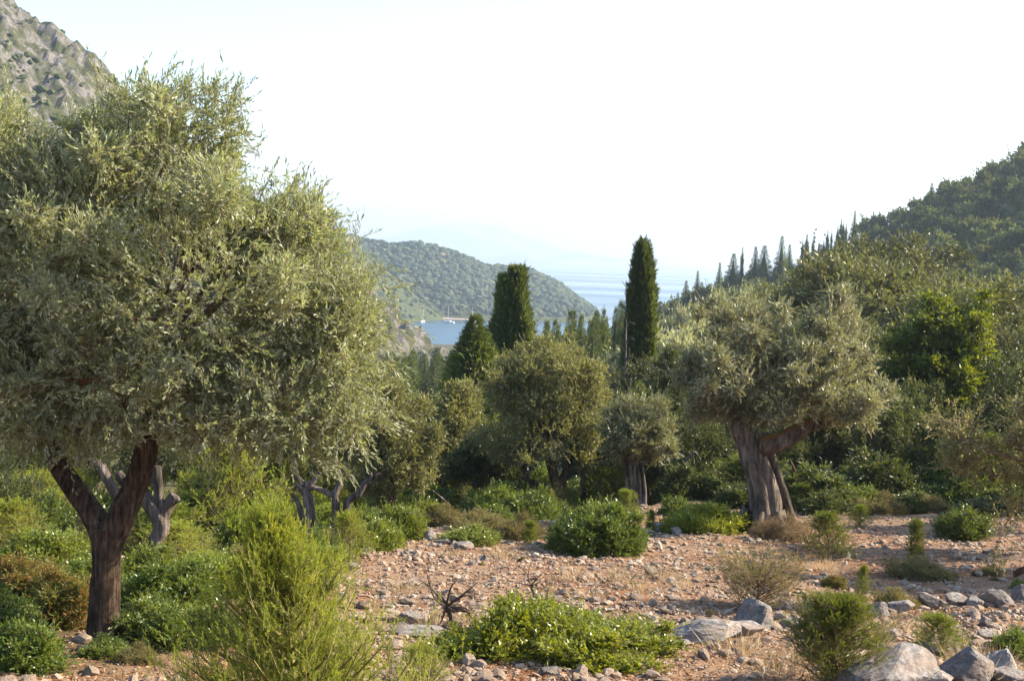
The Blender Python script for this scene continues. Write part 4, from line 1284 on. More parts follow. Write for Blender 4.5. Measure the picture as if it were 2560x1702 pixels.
me = LIB['mound'][0].children[0].data
co = np.empty(len(me.vertices) * 3, np.float32)
me.vertices.foreach_get('co', co)
co = co.reshape(-1, 3)
co[:, 2] *= 0.72 + 0.42 * np.exp(-((co[:, 0] + .30) / .42) ** 2)
me.vertices.foreach_set('co', co.ravel())
me.update()
F_D = 7.6
fj = P(765, 1830, F_D)
root, w0, h0 = LIB['fore']
root.location = (fj[0], fj[1], float(H(fj[0], fj[1])) - .02)
top_h = P(660, 1232, F_D)[2] - root.location[2]
root.scale = (S(530, F_D) / w0, S(530, F_D) / w0, top_h / h0)
root.rotation_euler = (0, R(-8), 0.4)
root['label'] = 'feathery bright yellow-green juniper with a brown-tipped leader before the dead stumps'
USED.add('fore')

shrub('mound', 1400, 1640, 680, 150, 'sprawling glossy green lentisk mound spilling over the stones by the bare dead bush', rz=0.0)
shrub('dome', 1492, 1374, 290, 145, 'large dense dark green lentisk dome at the far edge of the clearing', rz=1.0)
shrub('euph', 1758, 1334, 235, 92, 'bright green spurge-like shrub beside the old olive trunk', rz=.3)
shrub('jbig', 2108, 1715, 245, 235, 'cone-shaped green juniper beside the pale slab and boulders')
shrub('jun0', 2347, 1638, 125, 112, 'small juniper behind the big pair of boulders')
shrub('junb0', 1052, 1712, 130, 105, 'small bright juniper shoot in front of the flat slab')
shrub('lend0', 2530, 1645, 140, 95, 'dark green lentisk tucked behind the brown boulder')
shrub('gorse', 1880, 1522, 165, 118, 'rounded grey-green broom-like shrub in the middle of the stones')
shrub('jun1', 2068, 1398, 118, 122, 'twiggy juniper with a rusty patch beside the dry bush')
shrub('dry0', 1962, 1352, 150, 85, 'dry brown bush at the foot of the old olive')
shrub('dry1', 1908, 1345, 90, 60, 'low dry sprouts against the old olive trunk')
shrub('spire', 2286, 1402, 34, 108, 'slim upright cypress sapling with a shorter side shoot')
shrub('sage0', 2302, 1440, 178, 52, 'low spiny cushion shrub at the foot of the slim cypress sapling')
shrub('sage1', 2478, 1436, 62, 30, 'tiny green cushion among the stones near the fallen log')
shrub('rust0', 2082, 1470, 80, 42, 'low reddish-brown shrublet between the stones')
shrub('jun0', 2157, 1500, 40, 92, 'narrow young juniper next to the cushion shrubs')
shrub('sage0', 2240, 1518, 108, 56, 'mounded dull olive shrub behind the row of grey boulders')
shrub('lend1', 2402, 1345, 160, 92, 'dark green broom-like bush in the shade of the grove')
shrub('jun1', 2150, 1318, 56, 60, 'small dark juniper at the shaded edge of the stony ground')
shrub('spire', 1325, 1358, 26, 60, 'short dark cypress sapling against the kermes scrub')
shrub('spire', 1626, 1330, 20, 58, 'thin yellowish sapling beside the pile of pale rocks')
shrub('junb1', 872, 1408, 110, 130, 'wispy juniper with a bare brown stem at the stones’ edge')
shrub('sage1', 340, 1660, 120, 60, 'small grey dry cushion on the red soil under the olive')
shrub('sage0', 1700, 1605, 40, 20, 'small tuft beside the long bedrock ridge')
shrub('lend2', 2545, 1478, 40, 40, 'tiny dark shrublet beside the pale boulder')

# kermes and lentisk belt along the far edge
for k, (key, u, v, w, h, lab) in enumerate([
    ('len0', 1000, 1345, 150, 100, 'bright lentisk beside the grey rock at the edge of the stones'), ('len1', 940, 1370, 150, 95, 'fresh green lentisk below the dead forked trunk'), ('len2', 1060, 1310, 120, 80, 'yellow-green lentisk behind the grey rock'),
    ('len1', 1180, 1358, 170, 55, 'low spreading lentisk along the stone bank'), ('sage0', 1200, 1330, 190, 62, 'olive-brown kermes scrub under the oaks'), ('sage1', 1295, 1350, 150, 70, 'olive-brown kermes scrub beside the lentisk dome'), ('sage0', 1110, 1310, 150, 55, 'olive-brown kermes scrub behind the stone bank'),
    ('len0', 960, 1290, 120, 100, 'leafy lentisk at the foot of the yellowish oak'), ('len2', 870, 1330, 130, 80, 'green lentisk beneath the broken pale limb'), ('rust1', 905, 1270, 70, 110, 'upright reddish-stemmed shrub beside the dead fork'), ('sage1', 820, 1380, 140, 55, 'grey-brown scrub with a pale stone behind it'),
    ('len0', 780, 1330, 120, 60, 'lentisk in front of the dead grey stump'), ('jun0', 1560, 1300, 70, 80, 'dark juniper behind the lentisk dome'), ('lend0', 1690, 1290, 90, 60, 'dark shrub behind the spurge')]):
    shrub(key, u, v, w, h, lab)

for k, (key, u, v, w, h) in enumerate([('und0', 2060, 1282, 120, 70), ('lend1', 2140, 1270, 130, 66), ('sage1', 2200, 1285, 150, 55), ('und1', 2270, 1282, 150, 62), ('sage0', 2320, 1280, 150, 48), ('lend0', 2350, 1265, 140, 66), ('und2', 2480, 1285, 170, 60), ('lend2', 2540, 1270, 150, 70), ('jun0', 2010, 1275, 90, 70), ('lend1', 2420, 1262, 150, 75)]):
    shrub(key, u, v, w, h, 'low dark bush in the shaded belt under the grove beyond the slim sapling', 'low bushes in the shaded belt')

# undergrowth beneath and behind the young olive
UG = [('lend0', 60, 1668, 230, 150, 'leafy lentisk in the corner beside the red soil'), ('rust0', 150, 1560, 230, 170, 'reddening lentisk at the left of the forked olive'), ('lend1', 400, 1610, 240, 130, 'glossy lentisk in front of the forked olive’s foot'), ('lend2', 520, 1610, 200, 120, 'glossy lentisk between the forked olive and the feathery juniper'),
      ('lend0', 420, 1520, 260, 150, 'broad lentisk to the right of the forked olive'), ('len1', 370, 1450, 200, 110, 'lentisk beneath the dead grey trunk'), ('len2', 540, 1480, 220, 130, 'lentisk behind the feathery juniper'), ('rust1', 60, 1500, 220, 140, 'rust-flecked shrub beside a pale stone'), ('len0', 110, 1420, 230, 120, 'yellow-green shrub in the undergrowth beside the forked trunk'),
      ('sage0', 600, 1425, 170, 70, 'grey-green sage mound on the sunny bank'), ('sage1', 670, 1432, 150, 75, 'grey-green sage mound near the pale bank stones'), ('sage1', 470, 1400, 160, 70, 'grey-brown scrub below the dead grey trunk'), ('lend1', 230, 1470, 170, 90, 'dark lentisk behind the forked trunk'), ('lend2', 260, 1640, 140, 60, 'low lentisk at the very base of the forked olive'),
      ('junb0', 90, 1370, 210, 190, 'soft yellow-green tree heath behind the forked olive'), ('junb1', 170, 1330, 200, 160, 'feathery heath behind the fork of the trunk'), ('junb0', 20, 1400, 180, 150, 'soft heath clump at the edge of the dark wood'), ('junb1', 590, 1385, 240, 270, 'tall bushy juniper beside the dead grey trunk'), ('junb0', 690, 1350, 190, 220, 'tall bushy juniper behind the feathery sapling'),
      ('junb1', 470, 1330, 120, 150, 'slender juniper behind the sawn dead limb'), ('len0', 300, 1390, 190, 110, 'green shrub seen through the fork of the olive'), ('len2', 440, 1360, 170, 90, 'bright shrub behind the dead grey trunk'), ('jun1', 770, 1300, 130, 170, 'green juniper between the two dead stumps'), ('lend2', 10, 1590, 200, 130, 'dark lentisk in deep shade by the grey stone')]
for key, u, v, w, h, lab in UG:
    shrub(key, u, v, w, h, lab)

rt = np.random.default_rng(107)
names_ = {'len': 'green lentisk spray', 'lend': 'dark lentisk spray', 'sage': 'grey cushion scrub', 'dry': 'dry twiggy scrub', 'rust': 'reddish shrublet', 'junb': 'soft yellow-green juniper', 'jun': 'dull juniper'}
for k in range(46):
    u, v = rt.uniform(-40, 860), rt.uniform(1345, 1600)
    if abs(u - 262) < 75 and v > 1470 or (u > 560 and v > 1440) or (u > 250 and v > 1560):
        continue
    key = rt.choice(['len0', 'len1', 'lend0', 'lend2', 'sage0', 'sage1', 'dry0', 'rust1', 'junb0', 'jun1', 'dry1', 'len2'])
    shrub(key, u, v, rt.uniform(90, 190), rt.uniform(50, 110), names_[key[:-1]] + ' in the tangle around the forked olive and dead trunk', 'tangled scrub around the forked olive: ' + key[:-1])
for k in range(44):
    u, v = rt.uniform(880, 2540), rt.uniform(1375, 1680)
    if (1080 < u < 1720 and 1470 < v) or (1980 < u < 2240 and v > 1500):
        continue
    key = rt.choice(['sage0', 'sage1', 'dry0', 'dry1', 'rust0'])
    w_ = rt.uniform(14, 46)
    shrub(key, u, v, w_, w_ * rt.uniform(.35, .7), {'sage': 'tiny grey-green herb cushion', 'dry': 'tiny dry brown herb', 'rust': 'tiny reddish herb'}[key[:-1]] + ' between the stones of the clearing', 'small herbs on the clearing: ' + key[:-1])

# shrub layer between the trunks of the grove
UB = 'undergrowth bushes between the trunks of the grove'
rg = np.random.default_rng(105)
for k in range(150):
    u = rg.uniform(-80, 2660)
    d = rg.uniform(33, 56) if u > 900 else rg.uniform(24, 46)
    if 1000 < u < 2500 and d < 34 - (3 if u < 1400 else 0):
        continue
    p = P(u, 1250, d)
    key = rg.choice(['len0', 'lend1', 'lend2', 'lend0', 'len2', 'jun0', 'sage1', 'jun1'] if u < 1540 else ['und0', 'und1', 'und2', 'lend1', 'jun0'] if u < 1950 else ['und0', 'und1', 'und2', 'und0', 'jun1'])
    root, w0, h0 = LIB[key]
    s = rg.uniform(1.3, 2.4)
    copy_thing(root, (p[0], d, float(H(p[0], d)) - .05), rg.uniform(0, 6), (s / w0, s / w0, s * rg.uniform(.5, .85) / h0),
               {'und': 'shade-darkened evergreen bush', 'len': 'fresh green lentisk', 'lend': 'dark green lentisk', 'jun': 'feathery juniper', 'sage': 'grey-green scrub'}[key[:-1]] + (' in the wood behind the dead stumps' if u < 900 else ' under the oaks behind the stone bank' if u < 1560 else ' among the trunks behind the old olive' if u < 2150 else ' in deep shade below the yellow-green tree'),
               'undergrowth of the grove: ' + {'und': 'shade-darkened bushes', 'len': 'lentisk', 'lend': 'dark lentisk', 'jun': 'juniper', 'sage': 'scrub'}[key[:-1]])

# spiny sprawling tree at the right edge
def edge_tree():
    rng = np.random.default_rng(111)
    d = 17.0
    base = P(2690, 1420, d)
    base[2] = H(base[0], base[1])
    t = empty('wild_pear_tree', base, 'sunlit sparse thorny tree reaching its branches in front of the dark grove', 'tree')
    g = Geo()
    tube(g, [base - np.array((0, 0, .1)), P(2670, 1280, d), P(2640, 1150, d), P(2600, 1040, d)], [.10, .08, .06, .03], 9, 20, .15, 4, 0)
    link('trunk', g.mesh('wild pear trunk', [M['bark']], base, True), t)
    br = [([(2640, 1160), (2560, 1150), (2480, 1130), (2420, 1110), (2365, 1075)], .035), ([(2480, 1130), (2430, 1150), (2385, 1165)], .014), ([(2420, 1110), (2380, 1060), (2345, 1050)], .012), ([(2460, 1125), (2440, 1080), (2412, 1055)], .012), ([(2610, 1060), (2560, 1050), (2540, 1020)], .02),
          ([(2640, 1200), (2600, 1230), (2530, 1290), (2500, 1340), (2525, 1385)], .012), ([(2530, 1140), (2500, 1180), (2470, 1200)], .012), ([(2600, 1150), (2540, 1110), (2500, 1085)], .014), ([(2590, 1240), (2550, 1260), (2490, 1300)], .01)]
    for pts, r in br:
        g = Geo()
        pp = px_path([(a, b, rng.uniform(-.15, .15)) for a, b in pts], d)
        tube(g, pp, [r, r * .7, r * .3], 7, 20, .15, 5, 0)
        C = spline(pp, 30)[6:]
        O, D = [], []
        for q in range(20):
            c = C[int(rng.integers(len(C)))]
            dd = unit(rng.normal(size=3) + np.array((-.2, 0, .35)))
            ln = rng.uniform(.12, .42)
            thin_twigs(g, c[None], (c + dd * ln)[None], .004, 0)
            for z in range(4):
                O.append(c + dd * ln * rng.uniform(.2, 1))
                D.append(unit(dd + rng.normal(0, .6, 3)))
        twig_leaves(g, rng, np.array(O), np.array(D), .14, 8, .038, .019, .9, 1, 0, .002)
        link('branch', g.mesh('wild pear branch', [M['twig'], M['pear']], base, smooth_mats=[0]), t)
    lobes = px_lobes([(2590, 1120, 75, 90, 0, .5), (2600, 1010, 65, 55, 0, .4), (2580, 1190, 60, 50, 0, .4), (2400, 1100, 65, 45, 0, .3), (2390, 1150, 55, 30, 0, .25)], d)
    link('crown', crown_mesh('wild pear crown', rng, lobes, 1500, .18, 9, .04, .02, [M['pear'], M['twig']], up=.4, nsub=20, twig_r=.003, inner=.3, origin=base), t)
edge_tree()

# ------------------------------------------------------------------ dead wood
def dead_tree(name, label, u, v, d, limbs, mat='dead', cat='dead tree', seed=1, zfix=True):
    base = P(u, v, d)
    base[2] = H(base[0], base[1])
    t = empty(name, base, label, cat)
    for k, (pts, rr) in enumerate(limbs):
        g = Geo()
        pp = px_path(pts, d)
        if k == 0:
            pp[0][2] = min(pp[0][2], base[2] - .1)
        tube(g, pp, [S(r * .82, d) for r in rr], 18, 44, .30, seed + k, 0, flute=.45)
        link('trunk' if k == 0 else 'limb', g.mesh(name + ' wood', [M[mat]], base, True), t)
    return t
dead_tree('dead_olive_trunk', 'grey weathered dead olive trunk with a sawn-off limb behind the forked olive', 375, 1400, 19,
          [([(372, 1440), (385, 1360), (404, 1322), (395, 1290), (372, 1255), (340, 1225), (318, 1190)], [24, 26, 24, 22, 20, 17, 14]), ([(398, 1335), (408, 1290), (422, 1262), (440, 1240)], [18, 18, 20, 20]), ([(318, 1270), (292, 1240), (272, 1200), (252, 1165), (222, 1150)], [13, 15, 16, 17, 10]),
           ([(405, 1280), (398, 1240), (394, 1205), (392, 1165)], [14, 14, 14, 12]), ([(340, 1230), (310, 1200), (296, 1180)], [14, 13, 12])], seed=3)
dead_tree('dead_stump', 'splintered grey stump with jagged spikes behind the feathery juniper', 770, 1320, 24,
          [([(768, 1345), (768, 1300), (772, 1270), (766, 1235), (745, 1212), (735, 1225)], [30, 24, 19, 14, 8, 2]), ([(760, 1300), (750, 1270), (738, 1245), (725, 1232)], [10, 9, 6, 2]), ([(780, 1300), (776, 1250), (772, 1220), (800, 1180)], [12, 9, 9, 6]), ([(755, 1320), (748, 1295), (748, 1275)], [9, 8, 4])], seed=7)
dead_tree('dead_tree', 'dead forked tree with bent bare limbs beside the splintered stump', 845, 1320, 24,
          [([(848, 1330), (840, 1285), (838, 1250), (843, 1222), (850, 1205), (845, 1188)], [19, 13, 11, 10, 7, 5]), ([(840, 1242), (810, 1228), (775, 1215), (748, 1198), (740, 1170)], [9, 8, 8, 7, 4]), ([(850, 1310), (865, 1280), (872, 1250), (895, 1235), (915, 1205), (938, 1190), (952, 1184)], [13, 11, 11, 12, 7, 6, 5]), ([(920, 1200), (928, 1190), (926, 1180)], [5, 5, 4]), ([(846, 1192), (860, 1175), (875, 1165)], [5, 6, 3])], seed=11)
dead_tree('dead_sapling', 'thin bent dead stem in front of the olive-brown oak', 1125, 1300, 37, [([(1125, 1310), (1122, 1275), (1122, 1262), (1105, 1245), (1080, 1225)], [6, 5, 4, 3, 2])], seed=13)
dead_tree('dead_tree', 'blue-grey crooked dead tree with thorny twigs behind the spurge', 1728, 1245, 38, [([(1728, 1260), (1722, 1210), (1718, 1170), (1705, 1140), (1670, 1130), (1640, 1118)], [9, 8, 7, 5, 4, 2]), ([(1718, 1215), (1700, 1205), (1670, 1212), (1650, 1205)], [5, 5, 4, 2]), ([(1716, 1160), (1735, 1130), (1752, 1150)], [5, 4, 2])], seed=17)
dead_tree('dead_tree', 'dark crooked dead stem just past the old olive', 1980, 1270, 34, [([(1968, 1285), (1985, 1240), (1998, 1215), (1988, 1180), (1975, 1150)], [9, 8, 6, 5, 3]), ([(1998, 1212), (2020, 1190), (2045, 1175)], [5, 4, 2])], 'bark', seed=19)
dead_tree('dead_tree', 'tall bleached dead tree between the oak and the slender cypress', 1562, 1010, 58, [([(1562, 1150), (1562, 1000), (1564, 880), (1566, 780)], [7, 5, 3, 1])] + [([(1563, v), (1563 + s * 12, v - 14), (1563 + s * 26, v - 10)], [2, 1.5, .7]) for v, s in ((980, 1), (965, -1), (930, -1), (905, 1), (880, -1), (860, 1), (840, -1), (820, 1), (1000, -1), (945, 1))], seed=23)
dead_tree('pine_trunk', 'reddish bare tree trunk between the lentisk dome and the oaks', 1460, 1240, 42, [([(1460, 1262), (1458, 1200), (1455, 1120)], [9, 8, 7])], 'barkolive', 'tree trunk', 29)
dead_tree('fallen_log', 'dark fallen log end poking in over the stones', 2560, 1432, 17.0, [([(2640, 1432), (2580, 1430), (2535, 1436)], [12, 11, 9])], 'bark', 'log', 31)

# small leafless bush by the lentisk mound
def bare_bush(u, v, d, hpx, label, seed, n=9):
    rng = np.random.default_rng(seed)
    base = P(u, v, d)
    base[2] = H(base[0], base[1])
    t = empty('bare_bush', base, label, 'dead bush')
    h = S(hpx, d)
    g = Geo()
    fork = base + np.array((-.10 * h, 0, .38 * h))
    tube(g, [base - np.array((0, 0, .05)), base + np.array((-.02 * h, 0, .2 * h)), fork], [.045 * h, .035 * h, .03 * h], 8, 12, .2, seed, 0)
    link('trunk', g.mesh('bare stem', [M['twigdark']], base, True), t)
    g = Geo()
    for k in range(n):
        a = rng.uniform(0, 6.28)
        e = fork + np.array((math.cos(a) * .45 * h, math.sin(a) * .3 * h, rng.uniform(-.25, .65) * h))
        m = (fork + e) / 2 + rng.normal(0, .06, 3) * h
        tube(g, [fork, m, e], [.024 * h, .014 * h, .004 * h], 5, 8, .1, k, 0)
        for q in range(5):
            s0 = m + (e - m) * rng.random()
            thin_twigs(g, s0[None], (s0 + unit(e - fork + rng.normal(0, .3, 3)) * .25 * h * rng.uniform(.5, 1))[None], .006 * h, 0)
    link('branch', g.mesh('bare branches', [M['twigdark']], base, True), t)
bd = G(1128, 1580)[1]
bare_bush(1130, 1582, bd, 170, 'small leafless dead bush with dark wiry branches', 5, 15)
bare_bush(1335, 1500, G(1335, 1500)[1], 95, 'tiny leafless twig bush behind the lentisk mound', 6, 6)

# ------------------------------------------------------------------ rocks
def rock_shape(seed, sub=3, cuts=11, rough=0.10, fine=0.03):
    rng = np.random.default_rng(seed)
    bm = bmesh.new()
    bmesh.ops.create_icosphere(bm, subdivisions=sub, radius=1)
    v = np.array([k.co[:] for k in bm.verts])
    f = np.array([[k.index for k in q.verts] for q in bm.faces])
    bm.free()
    nrm = unit(rng.normal(size=(cuts, 3)))
    dist = rng.uniform(.5, .9, cuts)
    dt = v @ nrm.T
    r = np.min(np.where(dt > 1e-3, dist / np.maximum(dt, 1e-3), 9), 1)
    r = np.minimum(r, 1.15)
    r = r * (1 + rough * 2 * fbm(v[:, 0] * 2 + seed, v[:, 1] * 2, v[:, 2] * 2, seed, 4)) + fine * rng.normal(size=len(v)) * .3
    return v * r[:, None], f

def rock_mesh(seed, mat, sub=3):
    V, F = rock_shape(seed, sub)
    g = Geo()
    g.add(V, F, 0, 0.0)
    return g.mesh('rock', [mat])

ROCKS = [rock_mesh(200 + k, M['boulder'], 4) for k in range(6)]
def rock(u, v, wpx, hpx, label, k=0, rz=0.0, dep=0.8, tilt=(0, 0), name='boulder', mat=None):
    p = G(u, v)
    s = S(1, p[1])
    o = link(name, ROCKS[k % 6])
    w, h = wpx * s / 2, hpx * s / 2
    o.location = (p[0], p[1] + w * dep * .5, p[2] + h * .55)
    o.scale = (w * 1.12, w * dep * 1.1, h * 1.25)
    o.rotation_euler = (tilt[0], tilt[1], rz)
    return tag(o, label, 'rock')
rock(2230, 1730, 235, 116, 'pale tilted slab with a sharp upper corner and dark blotches next to the cone juniper', 0, .3, .7, (0, -.25))
rock(2425, 1712, 160, 100, 'squared brown-grey boulder right of the sharp slab', 1, .1, .8)
rock(2505, 1700, 120, 90, 'rounded grey boulder leaning on the squared boulder', 2, 1.0, .8)
rock(2335, 1725, 100, 60, 'low brown rock wedged in front of the sharp slab', 3, .4, .8)
rock(2530, 1710, 90, 50, 'warm tan rock at the foot of the rounded boulder', 4, .2, .8)
rock(2330, 1640, 60, 40, 'small pale rock between slab and squared boulder', 5, .2, .8)
rock(1890, 1574, 140, 82, 'craggy grey boulder capping the long bedrock ridge', 1, .7, .8, (0, -.15))
rock(1765, 1606, 260, 66, 'long pitted bedrock ridge running out from the lentisk mound', 2, .1, .45, (0, -.08))
rock(1840, 1590, 120, 50, 'low pale bedrock hump beneath the craggy boulder', 3, .1, .6)
rock(1030, 1560, 58, 42, 'brown boulder beside the leafless bush', 4, .5, .8)
rock(1055, 1598, 165, 34, 'flat pale slab under the leafless bush', 5, .0, .6)
rock(1985, 1572, 60, 36, 'white angular rock next to the craggy boulder', 0, .5, .8)
rock(2030, 1568, 52, 42, 'white upright rock behind the cone juniper', 1, .9, .8)
rock(2200, 1545, 80, 48, 'dark grey rounded boulder behind the cone juniper', 2, .2, .8)
rock(2255, 1530, 60, 40, 'cracked grey rock in the boulder row', 3, .2, .8)
rock(2330, 1522, 95, 48, 'leaning blocky grey boulder in the boulder row', 4, .9, .7, (0, .25))
rock(2395, 1515, 66, 38, 'pale blocky rock between the leaning boulder and the grey stub', 5, .2, .8)
rock(2440, 1518, 54, 34, 'grey stub of rock in the boulder row', 0, 1.2, .8)
rock(2505, 1518, 90, 46, 'grey boulder with a sloping top at the end of the row', 1, 2.2, .8)
rock(2550, 1500, 50, 48, 'pale pointed boulder beside the tiny dark shrublet', 2, .2, .8)
rock(2225, 1605, 48, 44, 'split white stone on the red soil beside the cone juniper', 3, .2, .8)
rock(2465, 1565, 36, 36, 'pointed white stone standing on the red soil', 4, 1.3, .8)
rock(2470, 1600, 60, 30, 'low pale stone on the red soil above the boulders', 5, .3, .8)
rock(1072, 1350, 48, 30, 'grey rock between two lentisks at the clearing edge', 2, .2, .8)
rock(1158, 1372, 44, 24, 'blue-grey block on the shaded stone bank', 0, .2, .8)
rock(1110, 1362, 40, 20, 'small blue-grey block beside the shaded stone bank', 3, .2, .8)
for k, (u, v, w, h, lab) in enumerate([(1640, 1330, 46, 30, 'pale rock leaning in the pile by the spurge'), (1668, 1332, 44, 28, 'light block in the rock pile by the spurge'), (1690, 1338, 40, 26, 'low block under the spurge'), (1622, 1340, 36, 24, 'flat rock at the foot of the pile by the dome')]):
    rock(u, v, w, h, lab, k, k * .8, .8, (.2, .1))
rock(880, 1422, 30, 22, 'rounded white stone at the foot of the wispy juniper', 4, .3, .8)
rock(1625, 1440, 40, 28, 'sunlit white stone near the long shadow', 5, .7, .8)
rock(1210, 1405, 26, 22, 'squat pinkish rock where the shaded bank meets the sunlit stones', 1, .7, .8)
rock(2115, 1395, 34, 24, 'whitish stone beside the twiggy juniper', 2, .7, .8)
rock(1700, 1618, 50, 26, 'small grey stone at the end of the lentisk mound', 3, .1, .8)
rock(1375, 1690, 50, 26, 'low white stone in front of the lentisk mound', 0, .1, .8)

# loose stones: the largest are parts of the ground, the rest one mass
SM = []
for k in range(7):
    V, F = rock_shape(300 + k, 2, 9, .12, .05)
    V[:, 2] *= 0.55
    g = Geo()
    g.add(V, F, 0, 0.0)
    SM.append(g.mesh('stone', [M['stone']]))
def stone_density(x, y):
    n = fbm(x * .55, y * .55, 0, 121, 3) + .35 * fbm(x * 2.2, y * 2.2, 0, 122, 2)
    dens = 0.82 + 1.2 * n
    red = sstep(15.2, 13.2, y) * sstep(.6, 1.8, x)          # red soil, fewer stones
    return np.clip(dens, .05, 1) * (1 - .62 * red)
rg = np.random.default_rng(120)
N = 200000
u_, v_ = rg.uniform(-100, 2660, N), rg.uniform(1290, 1760, N)
y_ = rg.uniform(9.0, 36, N) ** 1.0
y_ = 1.0 / rg.uniform(1 / 36.0, 1 / 9.0, N)
x_ = (rg.uniform(-1380, 1400, N)) / FPX * y_
edge = -0.115 * y_ - 0.10 + .8 * fbm(x_, y_, 0, 7, 2)
ok = (rg.random(N) < stone_density(x_, y_)) & ((x_ > edge) | ((x_ > edge - 4) & (rg.random(N) < .12)))
far_lim = np.interp(x_ / y_ * FPX + 1280, [800, 950, 1100, 1300, 1450, 1600, 1750, 2560], [21.5, 23, 24.5, 26.5, 29.5, 33, 34, 31])
ok &= y_ < far_lim
x_, y_ = x_[ok][:40000], y_[ok][:40000]
n = len(x_)
size = 0.010 + 0.013 * rg.pareto(2.5, n).clip(0, 6) + .010 * rg.random(n)
size = np.minimum(size * (0.66 + y_ / 44), .085)
z_ = H(x_, y_)
order = np.argsort(-size / y_)
vis = [i for i in order if abs(x_[i] / y_[i]) < .37 and y_[i] > 10.5][:300]
for i in vis:
    o = link('stone', SM[int(rg.integers(7))], ground)
    s = float(size[i])
    o.location = (float(x_[i]), float(y_[i]), float(z_[i]) + s * .25)
    o.rotation_euler = (rg.normal(0, .25), rg.normal(0, .25), rg.uniform(0, 6.28))
    o.scale = (s * rg.uniform(.9, 1.5), s * rg.uniform(.8, 1.1), s * rg.uniform(.8, 1.4))
rest = np.setdiff1d(np.arange(n), np.array(vis))
def gravel():
    V0, F0 = [], []
    for k in range(6):
        V, F = rock_shape(340 + k, 1, 7, .12, .1)
        if k > 1:
            q = np.random.default_rng(360 + k)
            V = np.array([(1, 0, 0), (-1, 0, 0), (0, 1, 0), (0, -1, 0), (0.1, 0.1, 1), (0, 0, -1)], float) * q.uniform(.75, 1.15, (6, 1)) + q.normal(0, .12, (6, 3))
            F = np.array([(0, 2, 4), (2, 1, 4), (1, 3, 4), (3, 0, 4), (2, 0, 5), (1, 2, 5), (3, 1, 5), (0, 3, 5)])
        V0.append(V); F0.append(F)
    g = Geo()
    for k in range(6):
        big = rest[np.argsort(-size[rest])]
        nb_ = len(big) // 10
        ids = big[:nb_][k::2] if k < 2 else big[nb_:][k - 2::4]
        V, F = V0[k], F0[k]
        m = len(ids)
        s = size[ids][:, None] * np.stack([rg.uniform(.9, 1.6, m), rg.uniform(.7, 1.1, m), rg.uniform(.35, .75, m)], -1)
        a = rg.uniform(0, 6.28, m)
        L = V[None] * s[:, None]
        ca, sa = np.cos(a)[:, None], np.sin(a)[:, None]
        tl = rg.normal(0, .25, (m, 1))
        W = np.stack([L[..., 0] * ca - L[..., 1] * sa + x_[ids][:, None], L[..., 0] * sa + L[..., 1] * ca + y_[ids][:, None], L[..., 2] + tl * L[..., 0] + z_[ids][:, None] + s[:, 2:3] * .3], -1)
        FF = (np.arange(m)[:, None, None] * len(V) + F[None]).reshape(-1, 3)
        g.add(W.reshape(-1, 3), FF, 0, np.repeat(rg.random(m), len(V)))
    o = link('gravel', g.mesh('gravel', [M['stone']]))
    o['kind'] = 'stuff'
    tag(o, 'pale limestone gravel and pebbles strewn over the clearing', 'gravel')
gravel()
def leaf_litter():
    n = 60000
    y = 1.0 / rg.uniform(1 / 34.0, 1 / 9.0, n)
    x = rg.uniform(-1400, 1400, n) / FPX * y
    k = rg.random(n) < np.clip(.45 + 1.6 * fbm(x * .8, y * .8, 0, 131, 3) + .35 * sstep(15.5, 13, y), 0, 1)
    x, y = x[k], y[k]
    z = H(x, y) + .012
    g = Geo()
    a = rg.uniform(0, 6.28, len(x))
    dr = unit(np.stack([np.cos(a), np.sin(a), rg.normal(0.12, .25, len(x))], -1))
    sc = .6 + y / 25
    leaf_quads(g, rg, np.column_stack([x, y, z]), dr, rg.uniform(.025, .055, len(x)) * sc, rg.uniform(.010, .022, len(x)) * sc, 0, rg.random(len(x)))
    o = link('leaf_litter', g.mesh('leaf litter', [M['litter']]))
    o['kind'] = 'stuff'
    tag(o, 'fallen brown leaves scattered over red soil and stones', 'leaf litter')
leaf_litter()

# dry grass tufts
TG = 'dry grass tufts on the clearing'
g = Geo()
rg2 = np.random.default_rng(141)
m = 130
o3 = np.column_stack([rg2.normal(0, .07, m), rg2.normal(0, .07, m), np.zeros(m)])
dr = unit(np.column_stack([o3[:, :2] * 6 + rg2.normal(0, .25, (m, 2)), np.ones(m)]))
leaf_quads(g, rg2, o3, dr, rg2.uniform(.10, .26, m), .005, 0, rg2.random(m), .1, .3)
tuft = g.mesh('dry grass tuft', [M['straw']])
for k, (u, v) in enumerate([(1545, 1460), (1600, 1480), (1655, 1450), (1180, 1560), (1090, 1570), (1480, 1500), (2230, 1580), (2180, 1600), (2120, 1590), (1250, 1400), (1130, 1395), (1700, 1470), (1960, 1470), (2070, 1430), (1850, 1640), (1560, 1660), (1940, 1690), (2000, 1660), (2430, 1690), (2490, 1670), (760, 1560), (2330, 1585), (1010, 1480), (1420, 1450)]):
    p = G(u, v)
    o = link('grass_tuft', tuft)
    o.location = [float(c) for c in p]
    s = rg2.uniform(.7, 1.4)
    o.scale = (s * 1.3, s * 1.3, s)
    o.rotation_euler = (0, 0, k * 1.1)
    tag(o, 'wispy tuft of dry straw-coloured grass among the stones', 'grass tuft', TG)

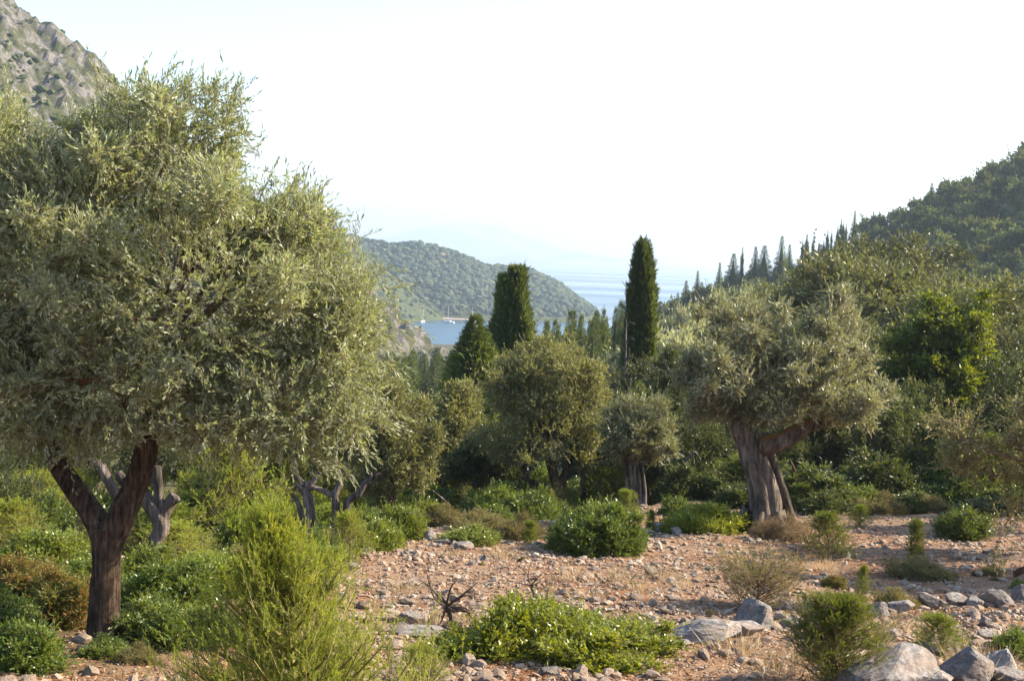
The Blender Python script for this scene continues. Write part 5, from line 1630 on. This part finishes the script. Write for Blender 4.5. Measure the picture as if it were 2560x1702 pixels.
# ------------------------------------------------------------------ sailing boats in the bay
def yacht(label, u, v, length, mast_h, rz, sail=True):
    d = CAMZ / -ray(u, v)[2]
    p = P(u, v, d)
    t = empty('sailing_yacht', (p[0], p[1], 0.0), label, 'sailboat')
    t.rotation_euler = (0, 0, rz)
    xs = np.linspace(-.5, .5, 15) * length
    prof = np.interp(xs / length, [-.5, -.35, 0, .3, .5], [.75, .95, 1.0, .68, .03]) * length * .155
    sheer = np.interp(xs / length, [-.5, 0, .5], [1.05, 1.0, 1.5])
    ring = []
    for x, b, s in zip(xs, prof, sheer):
        ring.append([(x, -b, s), (x, -b * .92, .35), (x, -b * .4, -.35), (x, b * .4, -.35), (x, b * .92, .35), (x, b, s), (x, 0, s + .06)])
    A = np.array(ring)
    i = np.arange(14)[:, None] * 7
    j = np.arange(7)[None]
    F = np.stack([i + j, i + (j + 1) % 7, i + 7 + (j + 1) % 7, i + 7 + j], -1).reshape(-1, 4)
    g = Geo()
    g.add(A.reshape(-1, 3), F, 0)
    g.add(A[0], [[0, 1, 2, 3], [3, 4, 5, 6]], 0)
    link('hull', g.mesh('yacht hull', [M['hull']]), t)
    g = Geo()
    w = length * .09
    c = np.array([(-.18, -1, .98), (.2, -.7, 1.1), (.2, .7, 1.1), (-.18, 1, .98), (-.16, -.85, 1.75), (.12, -.6, 1.6), (.12, .6, 1.6), (-.16, .85, 1.75)]) * np.array((length, w, 1))
    g.add(c, [[0, 1, 5, 4], [1, 2, 6, 5], [2, 3, 7, 6], [3, 0, 4, 7], [4, 5, 6, 7]], 0)
    link('cabin', g.mesh('yacht cabin', [M['hull']]), t)
    g = Geo()
    tube(g, [(length * .08, 0, 1), (length * .08, 0, mast_h)], [.14, .10], 8, 4, 0, 0, 0)
    ms = link('mast', g.mesh('yacht mast', [M['mast']], smooth=True), t)
    g = Geo()
    tube(g, [(length * .08, 0, 2.6), (-length * .34, 0, 2.7)], [.24, .18], 8, 4, 0, 0, 0)
    link('boom', g.mesh('yacht boom', [M['deck']], smooth=True), t)
    g = Geo()
    for e in ((length * .49, 0, 1.5), (-length * .49, 0, 1.1), (length * .06, length * .15, 1), (length * .06, -length * .15, 1)):
        tube(g, [e, (length * .08, 0, mast_h * .97)], [.03, .03], 4, 2, 0, 0, 0)
    link('stay', g.mesh('yacht stays', [M['mast']]), t)
    return t
yacht('white sailing yacht at anchor off the little beach', 1122, 806, 11.5, 15.5, 2.5)
yacht('white sailing yacht half hidden behind the ragged dark cypress', 1178, 806, 10.5, 13, .5)
yacht('sailing yacht moored close under the wooded shore at the beach end', 1056, 806, 10, 13, 1.2)
